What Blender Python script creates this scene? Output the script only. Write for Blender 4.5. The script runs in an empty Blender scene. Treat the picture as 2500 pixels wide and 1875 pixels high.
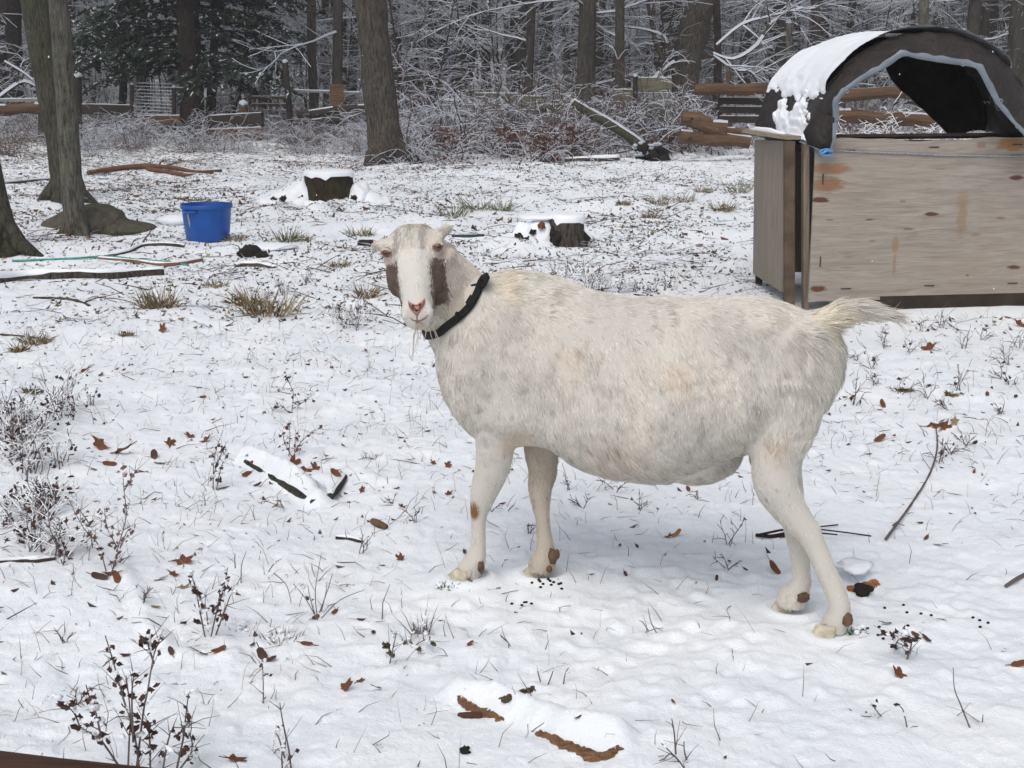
import bpy, bmesh, math, random
import numpy as np
from mathutils import Vector, Matrix
from mathutils.bvhtree import BVHTree

# ------------------------------------------------------------------ camera, world, sun, exposure
SC = bpy.context.scene
COL = SC.collection
FPX, PITCH, CAMH = 3400.0, math.radians(12.5), 1.36
cam = bpy.data.cameras.new('camera')
cam.sensor_width = 36.0; cam.lens = 36.0*FPX/2500.0
cam.clip_start = 0.05; cam.clip_end = 600
camo = bpy.data.objects.new('camera', cam); COL.objects.link(camo)
camo.location = (0, 0, CAMH); camo.rotation_euler = (math.radians(90)-PITCH, 0, 0)
SC.camera = camo

SUN_EL, SUN_AZ = math.radians(52), math.radians(200)
world = bpy.data.worlds.new('World'); SC.world = world; world.use_nodes = True
wn = world.node_tree; wn.nodes.clear()
sky = wn.nodes.new('ShaderNodeTexSky'); sky.sky_type = 'NISHITA'; sky.sun_disc = False
sky.sun_elevation = SUN_EL; sky.sun_rotation = SUN_AZ; sky.dust_density = 5.0; sky.air_density = 1.0; sky.ozone_density = 1.0
whs = wn.nodes.new('ShaderNodeHueSaturation'); whs.inputs['Saturation'].default_value = 0.44
wbg = wn.nodes.new('ShaderNodeBackground'); wbg.inputs['Strength'].default_value = 0.125
wout = wn.nodes.new('ShaderNodeOutputWorld')
wn.links.new(sky.outputs[0], whs.inputs['Color']); wn.links.new(whs.outputs[0], wbg.inputs[0]); wn.links.new(wbg.outputs[0], wout.inputs[0])
sl = bpy.data.lights.new('sun', 'SUN'); sl.energy = 0.55; sl.angle = math.radians(40); sl.color = (1.0, 0.97, 0.93)
slo = bpy.data.objects.new('sun', sl); COL.objects.link(slo)
slo.rotation_euler = (math.radians(90)-SUN_EL, 0, math.radians(180)-SUN_AZ)
slo.location = (0, 0, 20)
SC.view_settings.view_transform = 'Standard'; SC.view_settings.look = 'None'
SC.view_settings.exposure = 0.20; SC.view_settings.gamma = 1.0; SC.view_settings.use_curve_mapping = False
SC.cycles.max_bounces = 6; SC.cycles.diffuse_bounces = 4; SC.cycles.transparent_max_bounces = 8

# ------------------------------------------------------------------ measuring helpers (photo bearings -> metres)
CP, SP = math.cos(PITCH), math.sin(PITCH)
def bearing(px, py):
    a = (px-1250.0)/FPX; b = -(py-937.5)/FPX
    return np.array([a, CP+b*SP, -SP+b*CP])
def at(px, py, Y):
    d = bearing(px, py); return np.array([0, 0, CAMH]) + d*(Y/d[1])
def mpp(q):                       # metres per photo pixel at point q
    return (q[1]*CP + (CAMH-q[2])*SP)/FPX

# ------------------------------------------------------------------ noise
def _h(ix, iy, iz, seed):
    n = (ix*374761393 + iy*668265263 + iz*2147483647 + seed*974634777) & 0xffffffff
    n = ((n ^ (n >> 13))*1274126177) & 0xffffffff
    n = n ^ (n >> 16)
    return (n & 0xffff)/65535.0
def vnoise(x, y, z=0.0, seed=0):
    x = np.asarray(x, float); y = np.asarray(y, float); z = np.zeros_like(x)+z
    x0 = np.floor(x).astype(np.int64); y0 = np.floor(y).astype(np.int64); z0 = np.floor(z).astype(np.int64)
    fx, fy, fz = x-x0, y-y0, z-z0
    fx = fx*fx*(3-2*fx); fy = fy*fy*(3-2*fy); fz = fz*fz*(3-2*fz)
    r = 0
    for dx in (0, 1):
        for dy in (0, 1):
            for dz in (0, 1):
                w = (fx if dx else 1-fx)*(fy if dy else 1-fy)*(fz if dz else 1-fz)
                r = r + w*_h(x0+dx, y0+dy, z0+dz, seed)
    return r*2-1
def fbm(x, y, z=0.0, seed=0, oct=3):
    s = 0; a = 1.0; f = 1.0
    for k in range(oct):
        s = s + a*vnoise(x*f, y*f, np.asarray(z)*f, seed+k*17); a *= .5; f *= 2.03
    return s

# ------------------------------------------------------------------ ground height
GP = ([-40, 30, 36, 45, 60, 100, 160, 260], [0, 0, .08, .5, 1.5, 5.5, 13.0, 28.0])
HOOVES = [(-.1233, 3.647), (.800, 3.247), (.0848, 3.677), (.7289, 3.413)]
def flat_pt(px, py):
    d = bearing(px, py); q = d*(-CAMH/d[2]); return q[0], q[1]
RIDGES = []                        # snow lying in ridges over the buried branches
for p_, wd, ht in (([(1125, 1690), (1200, 1712), (1290, 1750), (1390, 1795), (1495, 1825)], .064, .042), ([(600, 1118), (660, 1142), (720, 1172), (775, 1212)], .062, .060), ([(1228, 1682), (1300, 1668)], .035, .014), ([(300, 1400), (400, 1580), (560, 1590)], .05, .012),
                   ([(785, 486), (735, 494)], .34, .10), ([(690, 506), (650, 516)], .2, .05), ([(850, 486), (888, 488)], .28, .10), ([(815, 500), (770, 520)], .24, .07), ([(840, 495), (890, 518)], .2, .07), ([(800, 470), (740, 468)], .35, .14),
                   ([(1330, 590), (1240, 598)], .26, .08)):
    for q0, q1 in zip(p_[:-1], p_[1:]): RIDGES.append((*flat_pt(*q0), *flat_pt(*q1), wd, ht))
def gz(x, y):
    x = np.asarray(x, float); y = np.asarray(y, float)
    b = 0
    for d in (-.9, -.3, .3, .9): b = b + np.interp(y+d, *GP)
    b = b/4
    far = np.clip((y-5)/14, 0, 1)
    h = (.028+.05*far)*fbm(x*.8, y*.8, 0, 3, 2) + .014*vnoise(x*3.1, y*3.1, 0, 9)*(1+far)
    m = vnoise(x*9, y*9, 0, 21); h = h + .006*m
    lump = np.clip(vnoise(x*15, y*15, 0, 5)-.25, 0, 1)*np.clip(vnoise(x*1.7+5, y*1.7, 0, 41)+.35, 0, 1)
    h = h + .014*lump
    near = np.clip((12-y)/5, 0, 1)
    h = h + near*(.0020*vnoise(x*34, y*34, 0, 8) + .0024*np.abs(vnoise(x*62, y*58, 0, 88)) - .007*np.clip(vnoise(x*19, y*16, 0, 71)-.45, 0, 1) + .009*np.clip(vnoise(x*27, y*23, 0, 72)-.5, 0, 1))
    # trodden ground round the goat
    tr = np.exp(-(((x-.4)/.95)**2 + ((y-3.4)/.7)**2)**1.5)
    h = h + tr*(.009*vnoise(x*22, y*22, 0, 61) - .006*np.clip(vnoise(x*11, y*13, 0, 62), 0, 1))
    rg_ = np.zeros_like(x)
    for (x0, y0, x1, y1, wd, ht) in RIDGES:
        dx, dy = x1-x0, y1-y0; t = np.clip(((x-x0)*dx+(y-y0)*dy)/(dx*dx+dy*dy), 0, 1); dd = np.hypot(x-x0-dx*t, (y-y0-dy*t)*.8)
        k = np.clip(1-(dd/wd)*(1+.25*vnoise(x*9, y*7, 0, 33)), 0, 1); rg_ = np.maximum(rg_, ht*(k*k*(3-2*k))*(1+.25*vnoise(x*7, y*7, 0, 34)))
    h = h + rg_
    flat = np.zeros_like(x)
    for hx, hy in HOOVES:
        d = np.hypot(x-hx, (y-hy)*1.1)
        flat = np.maximum(flat, np.clip(1.5-d/.14, 0, 1))
    h = h*(1-flat)
    for hx, hy in HOOVES:
        d = np.hypot(x-hx, (y-hy)*1.1)
        h = h + .011*np.exp(-((d-.068)/.02)**2)
    hd = np.clip(1-np.hypot((x-3.0)/2.4, (y-9.1)/1.4), 0, 1)
    h = h*(1-np.clip(hd*2, 0, .7))
    return b + h
def G(px, py):                    # where a bearing meets the ground
    d = bearing(px, py); z = 0.0; q = None
    for _ in range(30):
        q = np.array([0, 0, CAMH]) + d*((z-CAMH)/d[2]) if d[2] < -1e-3 else np.array([0, 0, CAMH])+d*30
        if q[1] > 60 or q[1] < 0: q = np.array([0, 0, CAMH]) + d*60/d[1]
        z = .5*z + .5*float(gz(q[0], q[1]))
    q = q.copy(); q[2] = float(gz(q[0], q[1]))
    return q

# ------------------------------------------------------------------ object helpers
def tag(o, label=None, cat=None, group=None, kind=None):
    if label: o['label'] = label
    if cat: o['category'] = cat
    if group: o['group'] = group
    if kind: o['kind'] = kind
    return o
def empty(name, loc=(0, 0, 0)):
    o = bpy.data.objects.new(name, None); o.empty_display_size = .1
    COL.objects.link(o); o.location = tuple(float(c) for c in loc); return o
def par(o, parent):
    o.parent = parent
    if parent is not None:
        o.location = Vector(o.location) - world_loc(parent)
def world_loc(p):
    v = Vector((0, 0, 0))
    while p is not None:
        v += Vector(p.location); p = p.parent
    return v
def link(o, parent=None):
    COL.objects.link(o)
    if parent is not None: par(o, parent)
    return o

class MB:
    def __init__(s): s.v = []; s.f = []; s.m = []; s.n = 0
    def add(s, vs, fs, m=0):
        b = s.n
        s.v.extend([tuple(float(c) for c in q) for q in vs]); s.n += len(vs)
        for i, f in enumerate(fs):
            s.f.append(tuple(b+k for k in f)); s.m.append(m if isinstance(m, int) else m[i])
    def box(s, c, d, rot=None, m=0, jit=0, rng=None):
        vs = []
        for z in (-.5, .5):
            for y in (-.5, .5):
                for x in (-.5, .5):
                    q = Vector((x*d[0], y*d[1], z*d[2]))
                    if jit: q += Vector([rng.uniform(-jit, jit) for _ in range(3)])
                    if rot is not None: q = rot @ q
                    vs.append(Vector(c)+q)
        s.add(vs, [(0, 2, 3, 1), (4, 5, 7, 6), (0, 1, 5, 4), (2, 6, 7, 3), (0, 4, 6, 2), (1, 3, 7, 5)], m)
    def tube(s, pts, rad, n=8, m=0, top=None, flat=1.0, cap=True, capm=None, nz=0.0, seed=0, topt=.3, up=None):
        P_ = [np.asarray(p, float) for p in pts]; k = len(P_)
        rad = [rad]*k if isinstance(rad, (int, float)) else rad
        T = []
        for i in range(k):
            t = P_[min(i+1, k-1)]-P_[max(i-1, 0)]; L = np.linalg.norm(t); T.append(t/L if L > 1e-9 else np.array([0, 0, 1.]))
        vs = []; S = None
        for i in range(k):
            t = T[i]
            if n <= 4 or up is not None:
                u = np.array([0, 0, 1.]) if up is None else np.asarray(up, float)
                S_ = np.cross(t, u)
                if np.linalg.norm(S_) < .12: S_ = np.cross(t, np.array([0, 1., .1]))
                S_ /= np.linalg.norm(S_)
            else:
                if S is None:
                    a = np.array([1., 0, 0]) if abs(t[0]) < .8 else np.array([0, 1., 0])
                    S_ = np.cross(t, a)
                else: S_ = S - t*np.dot(S, t)
                S_ /= np.linalg.norm(S_)
            S = S_; U = np.cross(S, t)
            for j in range(n):
                an = 2*math.pi*(j+.5)/n if n > 4 else 2*math.pi*j/n
                r = rad[i]
                if n == 4 and top is not None: r = r*(1.5 if j == 1 else (.7 if j == 3 else 1.0))
                q = P_[i]+S*math.cos(an)*r+U*math.sin(an)*r*flat
                vs.append(q)
        vs = np.array(vs)
        if nz:
            nn = fbm(vs[:, 0]*7, vs[:, 1]*7, vs[:, 2]*3, seed, 3); rr = np.repeat(np.array(rad), n)
            c = np.repeat(np.array(P_), n, axis=0); vs = c+(vs-c)*(1+nz*nn)[:, None]
        fs = []; ms = []
        for i in range(k-1):
            for j in range(n):
                a = i*n+j; b = i*n+(j+1) % n
                f = (a, b, b+n, a+n)
                mm = m
                if top is not None:
                    nv = np.cross(vs[f[1]]-vs[f[0]], vs[f[3]]-vs[f[0]]); L = np.linalg.norm(nv)
                    if L > 0 and abs(nv[2])/L > topt:
                        if (vs[f[0]]+vs[f[1]]+vs[f[2]]+vs[f[3]])[2]/4 > (P_[i][2]+P_[i+1][2])/2: mm = top
                fs.append(f); ms.append(mm)
        if cap:
            fs.append(tuple(range(n-1, -1, -1))); ms.append(m if capm is None else capm)
            fs.append(tuple((k-1)*n+j for j in range(n))); ms.append(m if capm is None else capm)
        s.add(vs, fs, ms)
    def sph(s, c, r, nu=8, nv=6, m=0, nz=0, seed=0, rot=None):
        r = np.array([r]*3 if isinstance(r, (int, float)) else r, float); vs = [(0, 0, -1.)]
        for i in range(1, nv):
            p = math.pi*i/nv
            for j in range(nu):
                a = 2*math.pi*j/nu; vs.append((math.sin(p)*math.cos(a), math.sin(p)*math.sin(a), -math.cos(p)))
        vs.append((0, 0, 1.)); vs = np.array(vs)
        if nz: vs = vs*(1+nz*fbm(vs[:, 0]*2.2, vs[:, 1]*2.2, vs[:, 2]*2.2, seed, 2))[:, None]
        vs = vs*r
        if rot is not None: vs = vs @ np.array(rot).T
        vs = vs+np.asarray(c, float)
        fs = [(0, 1+(j+1) % nu, 1+j) for j in range(nu)]
        for i in range(nv-2):
            for j in range(nu):
                a = 1+i*nu+j; b = 1+i*nu+(j+1) % nu; fs.append((a, b, b+nu, a+nu))
        L = len(vs)-1; o = 1+(nv-2)*nu
        fs += [(o+j, o+(j+1) % nu, L) for j in range(nu)]
        s.add(vs, fs, m)
    def mesh(s, name, mats, origin=(0, 0, 0), smooth=False):
        me = bpy.data.meshes.new(name)
        v = np.array(s.v, float).reshape(-1, 3)-np.asarray(origin, float)
        me.from_pydata(v.tolist(), [], s.f)
        for mt in mats: me.materials.append(mt)
        me.polygons.foreach_set('material_index', s.m)
        if smooth: me.polygons.foreach_set('use_smooth', [True]*len(s.f))
        me.update(); return me
    def build(s, name, mats, parent=None, origin=None, smooth=False):
        if not isinstance(mats, (list, tuple)): mats = [mats]
        if origin is None:
            origin = world_loc(parent) if parent is not None else (0, 0, 0)
        me = s.mesh(name, mats, origin, smooth)
        o = bpy.data.objects.new(name, me); COL.objects.link(o)
        if parent is not None:
            o.parent = parent; o.location = Vector(origin)-world_loc(parent)
        else: o.location = tuple(float(c) for c in origin)
        return o

# ------------------------------------------------------------------ materials
def mat(name):
    m = bpy.data.materials.new(name); m.use_nodes = True; nt = m.node_tree
    return m, nt, nt.nodes['Principled BSDF']
def N(nt, t, **k):
    n = nt.nodes.new(t)
    for a, v in k.items():
        if a in ('op', 'operation'): n.operation = v
        elif a == 'blend': n.blend_type = v
        else: n.inputs[a.replace('_', ' ')].default_value = v
    return n
def coord(nt, scale=(1, 1, 1), kind='Object'):
    tc = nt.nodes.new('ShaderNodeTexCoord'); mp = nt.nodes.new('ShaderNodeMapping'); mp.inputs['Scale'].default_value = scale
    nt.links.new(tc.outputs[kind], mp.inputs[0]); return mp.outputs[0]
def noise(nt, co, scale, detail=4, rough=.55, dist=0.0):
    n = N(nt, 'ShaderNodeTexNoise', Scale=scale, Detail=detail, Roughness=rough, Distortion=dist); nt.links.new(co, n.inputs['Vector']); return n.outputs['Fac']
def ramp(nt, fac, stops):
    r = nt.nodes.new('ShaderNodeValToRGB'); nt.links.new(fac, r.inputs[0]); e = r.color_ramp.elements
    while len(e) < len(stops): e.new(.5)
    for i, (p, c) in enumerate(stops):
        e[i].position = p; e[i].color = (*c, 1) if len(c) == 3 else c
    return r.outputs[0]
def mixc(nt, fac, a, b, blend='MIX'):
    n = nt.nodes.new('ShaderNodeMix'); n.data_type = 'RGBA'; n.blend_type = blend
    for i, x in ((0, fac), (6, a), (7, b)):
        if isinstance(x, (int, float)): n.inputs[i].default_value = x
        elif isinstance(x, tuple): n.inputs[i].default_value = (*x, 1) if len(x) == 3 else x
        else: nt.links.new(x, n.inputs[i])
    return n.outputs[2]
def bump(nt, bs, h, strength=.5, dist=.01):
    b = N(nt, 'ShaderNodeBump', Strength=strength, Distance=dist); nt.links.new(h, b.inputs['Height']); nt.links.new(b.outputs[0], bs.inputs['Normal'])
def rgb(*c): return tuple(((x/255)/12.92 if x/255 < .04045 else ((x/255+.055)/1.055)**2.4) for x in c)

def m_simple(name, col, rough=.8, var=.25, scale=20, bmp=.3, bd=.005, stretch=(1, 1, 1)):
    m, nt, bs = mat(name); co = coord(nt, stretch); f = noise(nt, co, scale, 5)
    a = tuple(c*(1-var) for c in col); b = tuple(min(1, c*(1+var)) for c in col)
    nt.links.new(ramp(nt, f, [(.3, a), (.7, b)]), bs.inputs['Base Color']); bs.inputs['Roughness'].default_value = rough
    bs.inputs['Specular IOR Level'].default_value = .25
    if bmp: bump(nt, bs, f, bmp, bd)
    return m
def m_bark(name, dark, light, lichen=None, scale=1.0, amt=.5, bd=.03, snow=0.0):
    m, nt, bs = mat(name); co = coord(nt, (1, 1, .16)); co1 = coord(nt)
    f = noise(nt, co, 46*scale, 8, .72, .9); g = noise(nt, co1, 2.3, 4, .6); s = noise(nt, co1, 90*scale, 4, .7)
    c = ramp(nt, f, [(.38, dark), (.60, light)])
    c = mixc(nt, ramp(nt, g, [(.35, (0, 0, 0)), (.7, (.35, .35, .35))]), c, tuple(x*.45 for x in dark))
    if lichen:
        lf = ramp(nt, noise(nt, co1, 3.7, 6, .7, .4), [(.5, (0, 0, 0)), (.62, (amt,)*3)]); c = mixc(nt, lf, c, lichen)
    if snow:
        sf = ramp(nt, noise(nt, co1, 26, 4, .7), [(.66, (0, 0, 0)), (.70, (snow,)*3)]); c = mixc(nt, sf, c, (.7, .73, .78))
    nt.links.new(c, bs.inputs['Base Color']); bs.inputs['Roughness'].default_value = .9; bs.inputs['Specular IOR Level'].default_value = .2
    ad = N(nt, 'ShaderNodeMath', op='ADD'); nt.links.new(f, ad.inputs[0])
    mu = N(nt, 'ShaderNodeMath', op='MULTIPLY'); nt.links.new(s, mu.inputs[0]); mu.inputs[1].default_value = .3; nt.links.new(mu.outputs[0], ad.inputs[1])
    bump(nt, bs, ad.outputs[0], 1.0, bd*1.3); return m
def m_wood(name, a, b, axis=0, scale=1.0, rough=.8, stain=None):
    m, nt, bs = mat(name); sc = [14*scale]*3; sc[axis] = .9*scale; co = coord(nt, tuple(sc)); co1 = coord(nt)
    f = noise(nt, co, 3.0, 7, .6, 1.2); g = noise(nt, co1, 1.9, 4, .6)
    c = ramp(nt, f, [(.3, a), (.68, b)]); c = mixc(nt, ramp(nt, g, [(.35, (0, 0, 0)), (.75, (.5,)*3)]), c, stain or tuple(x*.5 for x in a))
    nt.links.new(c, bs.inputs['Base Color']); bs.inputs['Roughness'].default_value = rough; bs.inputs['Specular IOR Level'].default_value = .25
    bump(nt, bs, f, .5, .006); return m

def m_snow(name='snow', bd=.006):
    m, nt, bs = mat(name); co = coord(nt, kind='Object')
    f = noise(nt, co, 55, 5, .65); g = noise(nt, co, 9, 3)
    nt.links.new(ramp(nt, g, [(.3, (.80, .84, .885)), (.7, (.86, .885, .92))]), bs.inputs['Base Color'])
    bs.inputs['Roughness'].default_value = .75; bs.inputs['Specular IOR Level'].default_value = .15
    bump(nt, bs, f, .45, bd); return m
M = {}
M['snow'] = m_snow()
def m_twigsnow():  # snow on twigs: canopy shade put into a darker base colour
    m, nt, bs = mat('shaded_snow_on_twigs'); bs.inputs['Base Color'].default_value = (.47, .505, .56, 1); bs.inputs['Roughness'].default_value = .9
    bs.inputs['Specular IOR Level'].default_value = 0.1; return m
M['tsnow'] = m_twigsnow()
M['twig'] = m_simple('twig_bark', (.060, .046, .036), .9, .4, 6, 0)
M['twig_red'] = m_simple('reddish_twig', (.10, .045, .032), .9, .4, 6, 0)
M['leafbrown'] = m_simple('dead_leaf_brown', (.150, .056, .028), .75, .5, 7, .3, .002)
M['leafdark'] = m_simple('dead_leaf_dark', (.080, .042, .034), .8, .5, 9, .3, .002)
M['leaftan'] = m_simple('dry_grass_tan', (.26, .20, .125), .85, .4, 9, 0)
M['stemgrey'] = m_simple('dry_stem', (.13, .10, .095), .85, .35, 12, 0)
M['grassgreen'] = m_simple('winter_grass', (.085, .11, .035), .85, .5, 9, 0)
M['black'] = m_simple('black_lump', (.018, .014, .012), .9, .4, 40, .4)
M['moss'] = m_bark('mossy_bark', (.026, .024, .018), (.125, .118, .090), (.085, .100, .045), 1.0, .38)
M['bark_grey'] = m_bark('grey_bark', (.036, .032, .027), (.215, .20, .17), (.19, .215, .16), 1.0, .5)
M['bark_dark'] = m_bark('dark_pine_bark', (.010, .007, .006), (.062, .044, .036), None, .8)
M['bark_brown'] = m_bark('brown_furrowed_bark', (.022, .018, .015), (.150, .128, .106), None, .9)
M['bark_far'] = m_bark('woodland_bark', (.035, .030, .026), (.095, .083, .070), (.10, .11, .08), .6, .3, snow=.5)
M['cutwood'] = m_simple('fresh_cut_wood', (.45, .24, .12), .8, .4, 14, .3)

def m_ground():
    m, nt, bs = mat('snowy_ground'); co = coord(nt, kind='Object')
    sep = nt.nodes.new('ShaderNodeSeparateXYZ'); nt.links.new(co, sep.inputs[0])
    dy = N(nt, 'ShaderNodeMapRange'); nt.links.new(sep.outputs[1], dy.inputs['Value'])
    dy.inputs['From Min'].default_value = 4.5; dy.inputs['From Max'].default_value = 26; dy.inputs['To Min'].default_value = .0; dy.inputs['To Max'].default_value = .115
    dx = N(nt, 'ShaderNodeMapRange'); nt.links.new(sep.outputs[0], dx.inputs['Value'])
    dx.inputs['From Min'].default_value = 1.0; dx.inputs['From Max'].default_value = -4.5; dx.inputs['To Min'].default_value = -.012; dx.inputs['To Max'].default_value = .035
    n1 = noise(nt, co, 13, 6, .68, .5); n2 = noise(nt, co, 1.3, 3, .5); n3 = noise(nt, coord(nt, (1, 1.0, 1)), 31, 3, .6, .8)
    def math_(op, a, b):
        q = N(nt, 'ShaderNodeMath', op=op)
        for i, x in enumerate((a, b)):
            if isinstance(x, (int, float)): q.inputs[i].default_value = x
            else: nt.links.new(x, q.inputs[i])
        return q.outputs[0]
    t = math_('ADD', math_('MULTIPLY', n1, .62), math_('MULTIPLY', n3, .38))
    t = math_('ADD', t, math_('MULTIPLY', math_('SUBTRACT', n2, .5), .16))
    t = math_('ADD', t, dy.outputs[0]); t = math_('ADD', t, dx.outputs[0])
    fac = ramp(nt, t, [(.635, (0, 0, 0)), (.675, (.88,)*3)])
    n4 = noise(nt, co, 6.5, 4, .7); n5 = noise(nt, co, 24, 3, .6)
    lit = ramp(nt, n4, [(.30, (.045, .028, .022)), (.45, (.11, .065, .045)), (.58, (.14, .115, .07)), (.70, (.09, .10, .05))])
    lit = mixc(nt, ramp(nt, n5, [(.4, (0, 0, 0)), (.65, (.7,)*3)]), lit, (.05, .035, .03))
    sn = ramp(nt, noise(nt, co, 2.7, 4), [(.3, (.79, .835, .88)), (.7, (.855, .885, .915))])
    # faint buff stains where hay and dung lie under the thin snow
    st = ramp(nt, noise(nt, co, 4.2, 5, .65), [(.66, (0, 0, 0)), (.78, (.35,)*3)])
    sn = mixc(nt, st, sn, (.66, .62, .50))
    nt.links.new(mixc(nt, fac, sn, lit), bs.inputs['Base Color'])
    bs.inputs['Roughness'].default_value = .8; bs.inputs['Specular IOR Level'].default_value = .12
    h = math_('ADD', math_('MULTIPLY', noise(nt, co, 48, 5, .65), .7), noise(nt, co, 150, 3, .6))
    bump(nt, bs, math_('SUBTRACT', h, math_('MULTIPLY', fac, 1.2)), .5, .007)
    return m
M['ground'] = m_ground()

# ------------------------------------------------------------------ the ground, one sheet
def make_ground():
    s1 = np.linspace(-.41, .41, 590)
    so = np.array([.45, .5, .6, .75, 1.0, 1.15, 1.4, 1.8, 2.5, 3.6])
    s = np.concatenate([-so[::-1], s1, so])
    ys = np.concatenate([np.geomspace(2.35, 9, 560), np.geomspace(9.05, 42, 250)]); yo = np.geomspace(43, 170, 40)
    yb = np.array([-40, -25, -15, -8, -4, -2, -1, -.4, 0, .25, .6, 1, 1.4, 1.8, 2.1])
    y = np.concatenate([yb, ys, yo])
    w = np.where(y > 2.2, y, 2.2+np.abs(2.2-y)*.9)
    X = s[None, :]*w[:, None]; Y = np.repeat(y[:, None], len(s), 1)
    Z = gz(X.ravel(), Y.ravel())
    co = np.stack([X.ravel(), Y.ravel(), Z], 1); nr, nc = len(y), len(s)
    i = np.arange((nr-1)*(nc-1)); r, c = i//(nc-1), i % (nc-1); a = r*nc+c
    F = np.stack([a, a+1, a+1+nc, a+nc], 1)
    me = bpy.data.meshes.new('snowy_ground'); me.vertices.add(len(co)); me.vertices.foreach_set('co', co.ravel())
    me.loops.add(F.size); me.loops.foreach_set('vertex_index', F.ravel()); me.polygons.add(len(F))
    me.polygons.foreach_set('loop_start', np.arange(0, F.size, 4)); me.polygons.foreach_set('loop_total', np.full(len(F), 4))
    me.polygons.foreach_set('use_smooth', np.ones(len(F), bool)); me.update(calc_edges=True); me.validate()
    me.materials.append(M['ground'])
    o = bpy.data.objects.new('ground', me); COL.objects.link(o)
    tag(o, 'snow covered paddock ground rising gently into the woodland', kind='structure'); return o
make_ground()
# ------------------------------------------------------------------ the goat
def mid_y(x): return 3.663-.424*(x+.02)
def on_mid(px, py, lat=0.0):
    q = at(px, py, 3.5)
    for _ in range(12): q = at(px, py, mid_y(q[0])+lat)
    return q
GU = np.array([.9207, -.3903, 0.]); GN = np.array([.3903, .9207, 0.])
def ring_mesh(mb, rings):
    n = len(rings[0]); vs = [p for r in rings for p in r]; fs = []
    for i in range(len(rings)-1):
        for j in range(n):
            a = i*n+j; b = i*n+(j+1) % n; fs.append((a, b, b+n, a+n))
    fs.append(tuple(range(n-1, -1, -1))); fs.append(tuple((len(rings)-1)*n+j for j in range(n)))
    mb.add(vs, fs)
def catmull(rows, k=3):
    R = np.array(rows, float); out = []
    for i in range(len(R)-1):
        p0, p1, p2, p3 = R[max(i-1, 0)], R[i], R[i+1], R[min(i+2, len(R)-1)]
        for t in np.arange(0, 1, 1/k):
            out.append(.5*((2*p1)+(-p0+p2)*t+(2*p0-5*p1+4*p2-p3)*t*t+(-p0+3*p1-3*p2+p3)*t**3))
    out.append(R[-1]); return np.array(out)
def limb(mb, rows, dscale=1.0, k=3):
    # rows: px, py, Y, half width in px, depth radius in m
    pts = []; rr = []; rd = []
    for px, py, Y, h, d in rows:
        q = at(px, py, Y); pts.append(q); rr.append(h*mpp(q)); rd.append(d)
    A = catmull(np.column_stack([np.array(pts), rr, rd]), k); rings = []
    for i in range(len(A)):
        t = A[min(i+1, len(A)-1), :3]-A[max(i-1, 0), :3]; t /= np.linalg.norm(t)
        S = np.cross(t, np.array([0, 1., 0])); S /= np.linalg.norm(S); D = np.cross(S, t)
        rings.append([A[i, :3]+S*math.cos(a)*A[i, 3]+D*math.sin(a)*A[i, 4]*dscale for a in np.linspace(0, 2*math.pi, 20, endpoint=False)])
    ring_mesh(mb, rings)
def blob(mb, c, r, rot=None): mb.sph(c, r, 16, 12, rot=rot)

TORSO = [(1080, 815, 868, .040), (1090, 780, 920, .068), (1110, 735, 972, .10), (1142, 700, 1020, .128), (1184, 674, 1064, .148), (1240, 660, 1086, .156),
         (1313, 668, 1080, .160), (1370, 684, 1088, .174), (1422, 706, 1120, .188), (1482, 721, 1144, .200), (1542, 726, 1157, .208),
         (1603, 725, 1164, .213), (1660, 724, 1160, .212), (1723, 724, 1138, .205), (1783, 725, 1112, .190), (1840, 727, 1100, .182),
         (1900, 740, 1075, .170), (1955, 762, 1040, .150), (2000, 785, 1005, .125), (2032, 815, 965, .092), (2050, 850, 920, .050)]
HO = at(1001, 552, 3.585); HA = at(1019, 790, 3.52)-HO; HL = np.linalg.norm(HA); HA /= HL
HF = np.array([-.02, -.97, .2]); HF = HF-HA*np.dot(HF, HA); HF /= np.linalg.norm(HF)
HS = np.cross(HF, HA); HS /= np.linalg.norm(HS)
if HS[0] < 0: HS = -HS
def hp(t, s, f): return HO+HA*t+HS*s+HF*f

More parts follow.
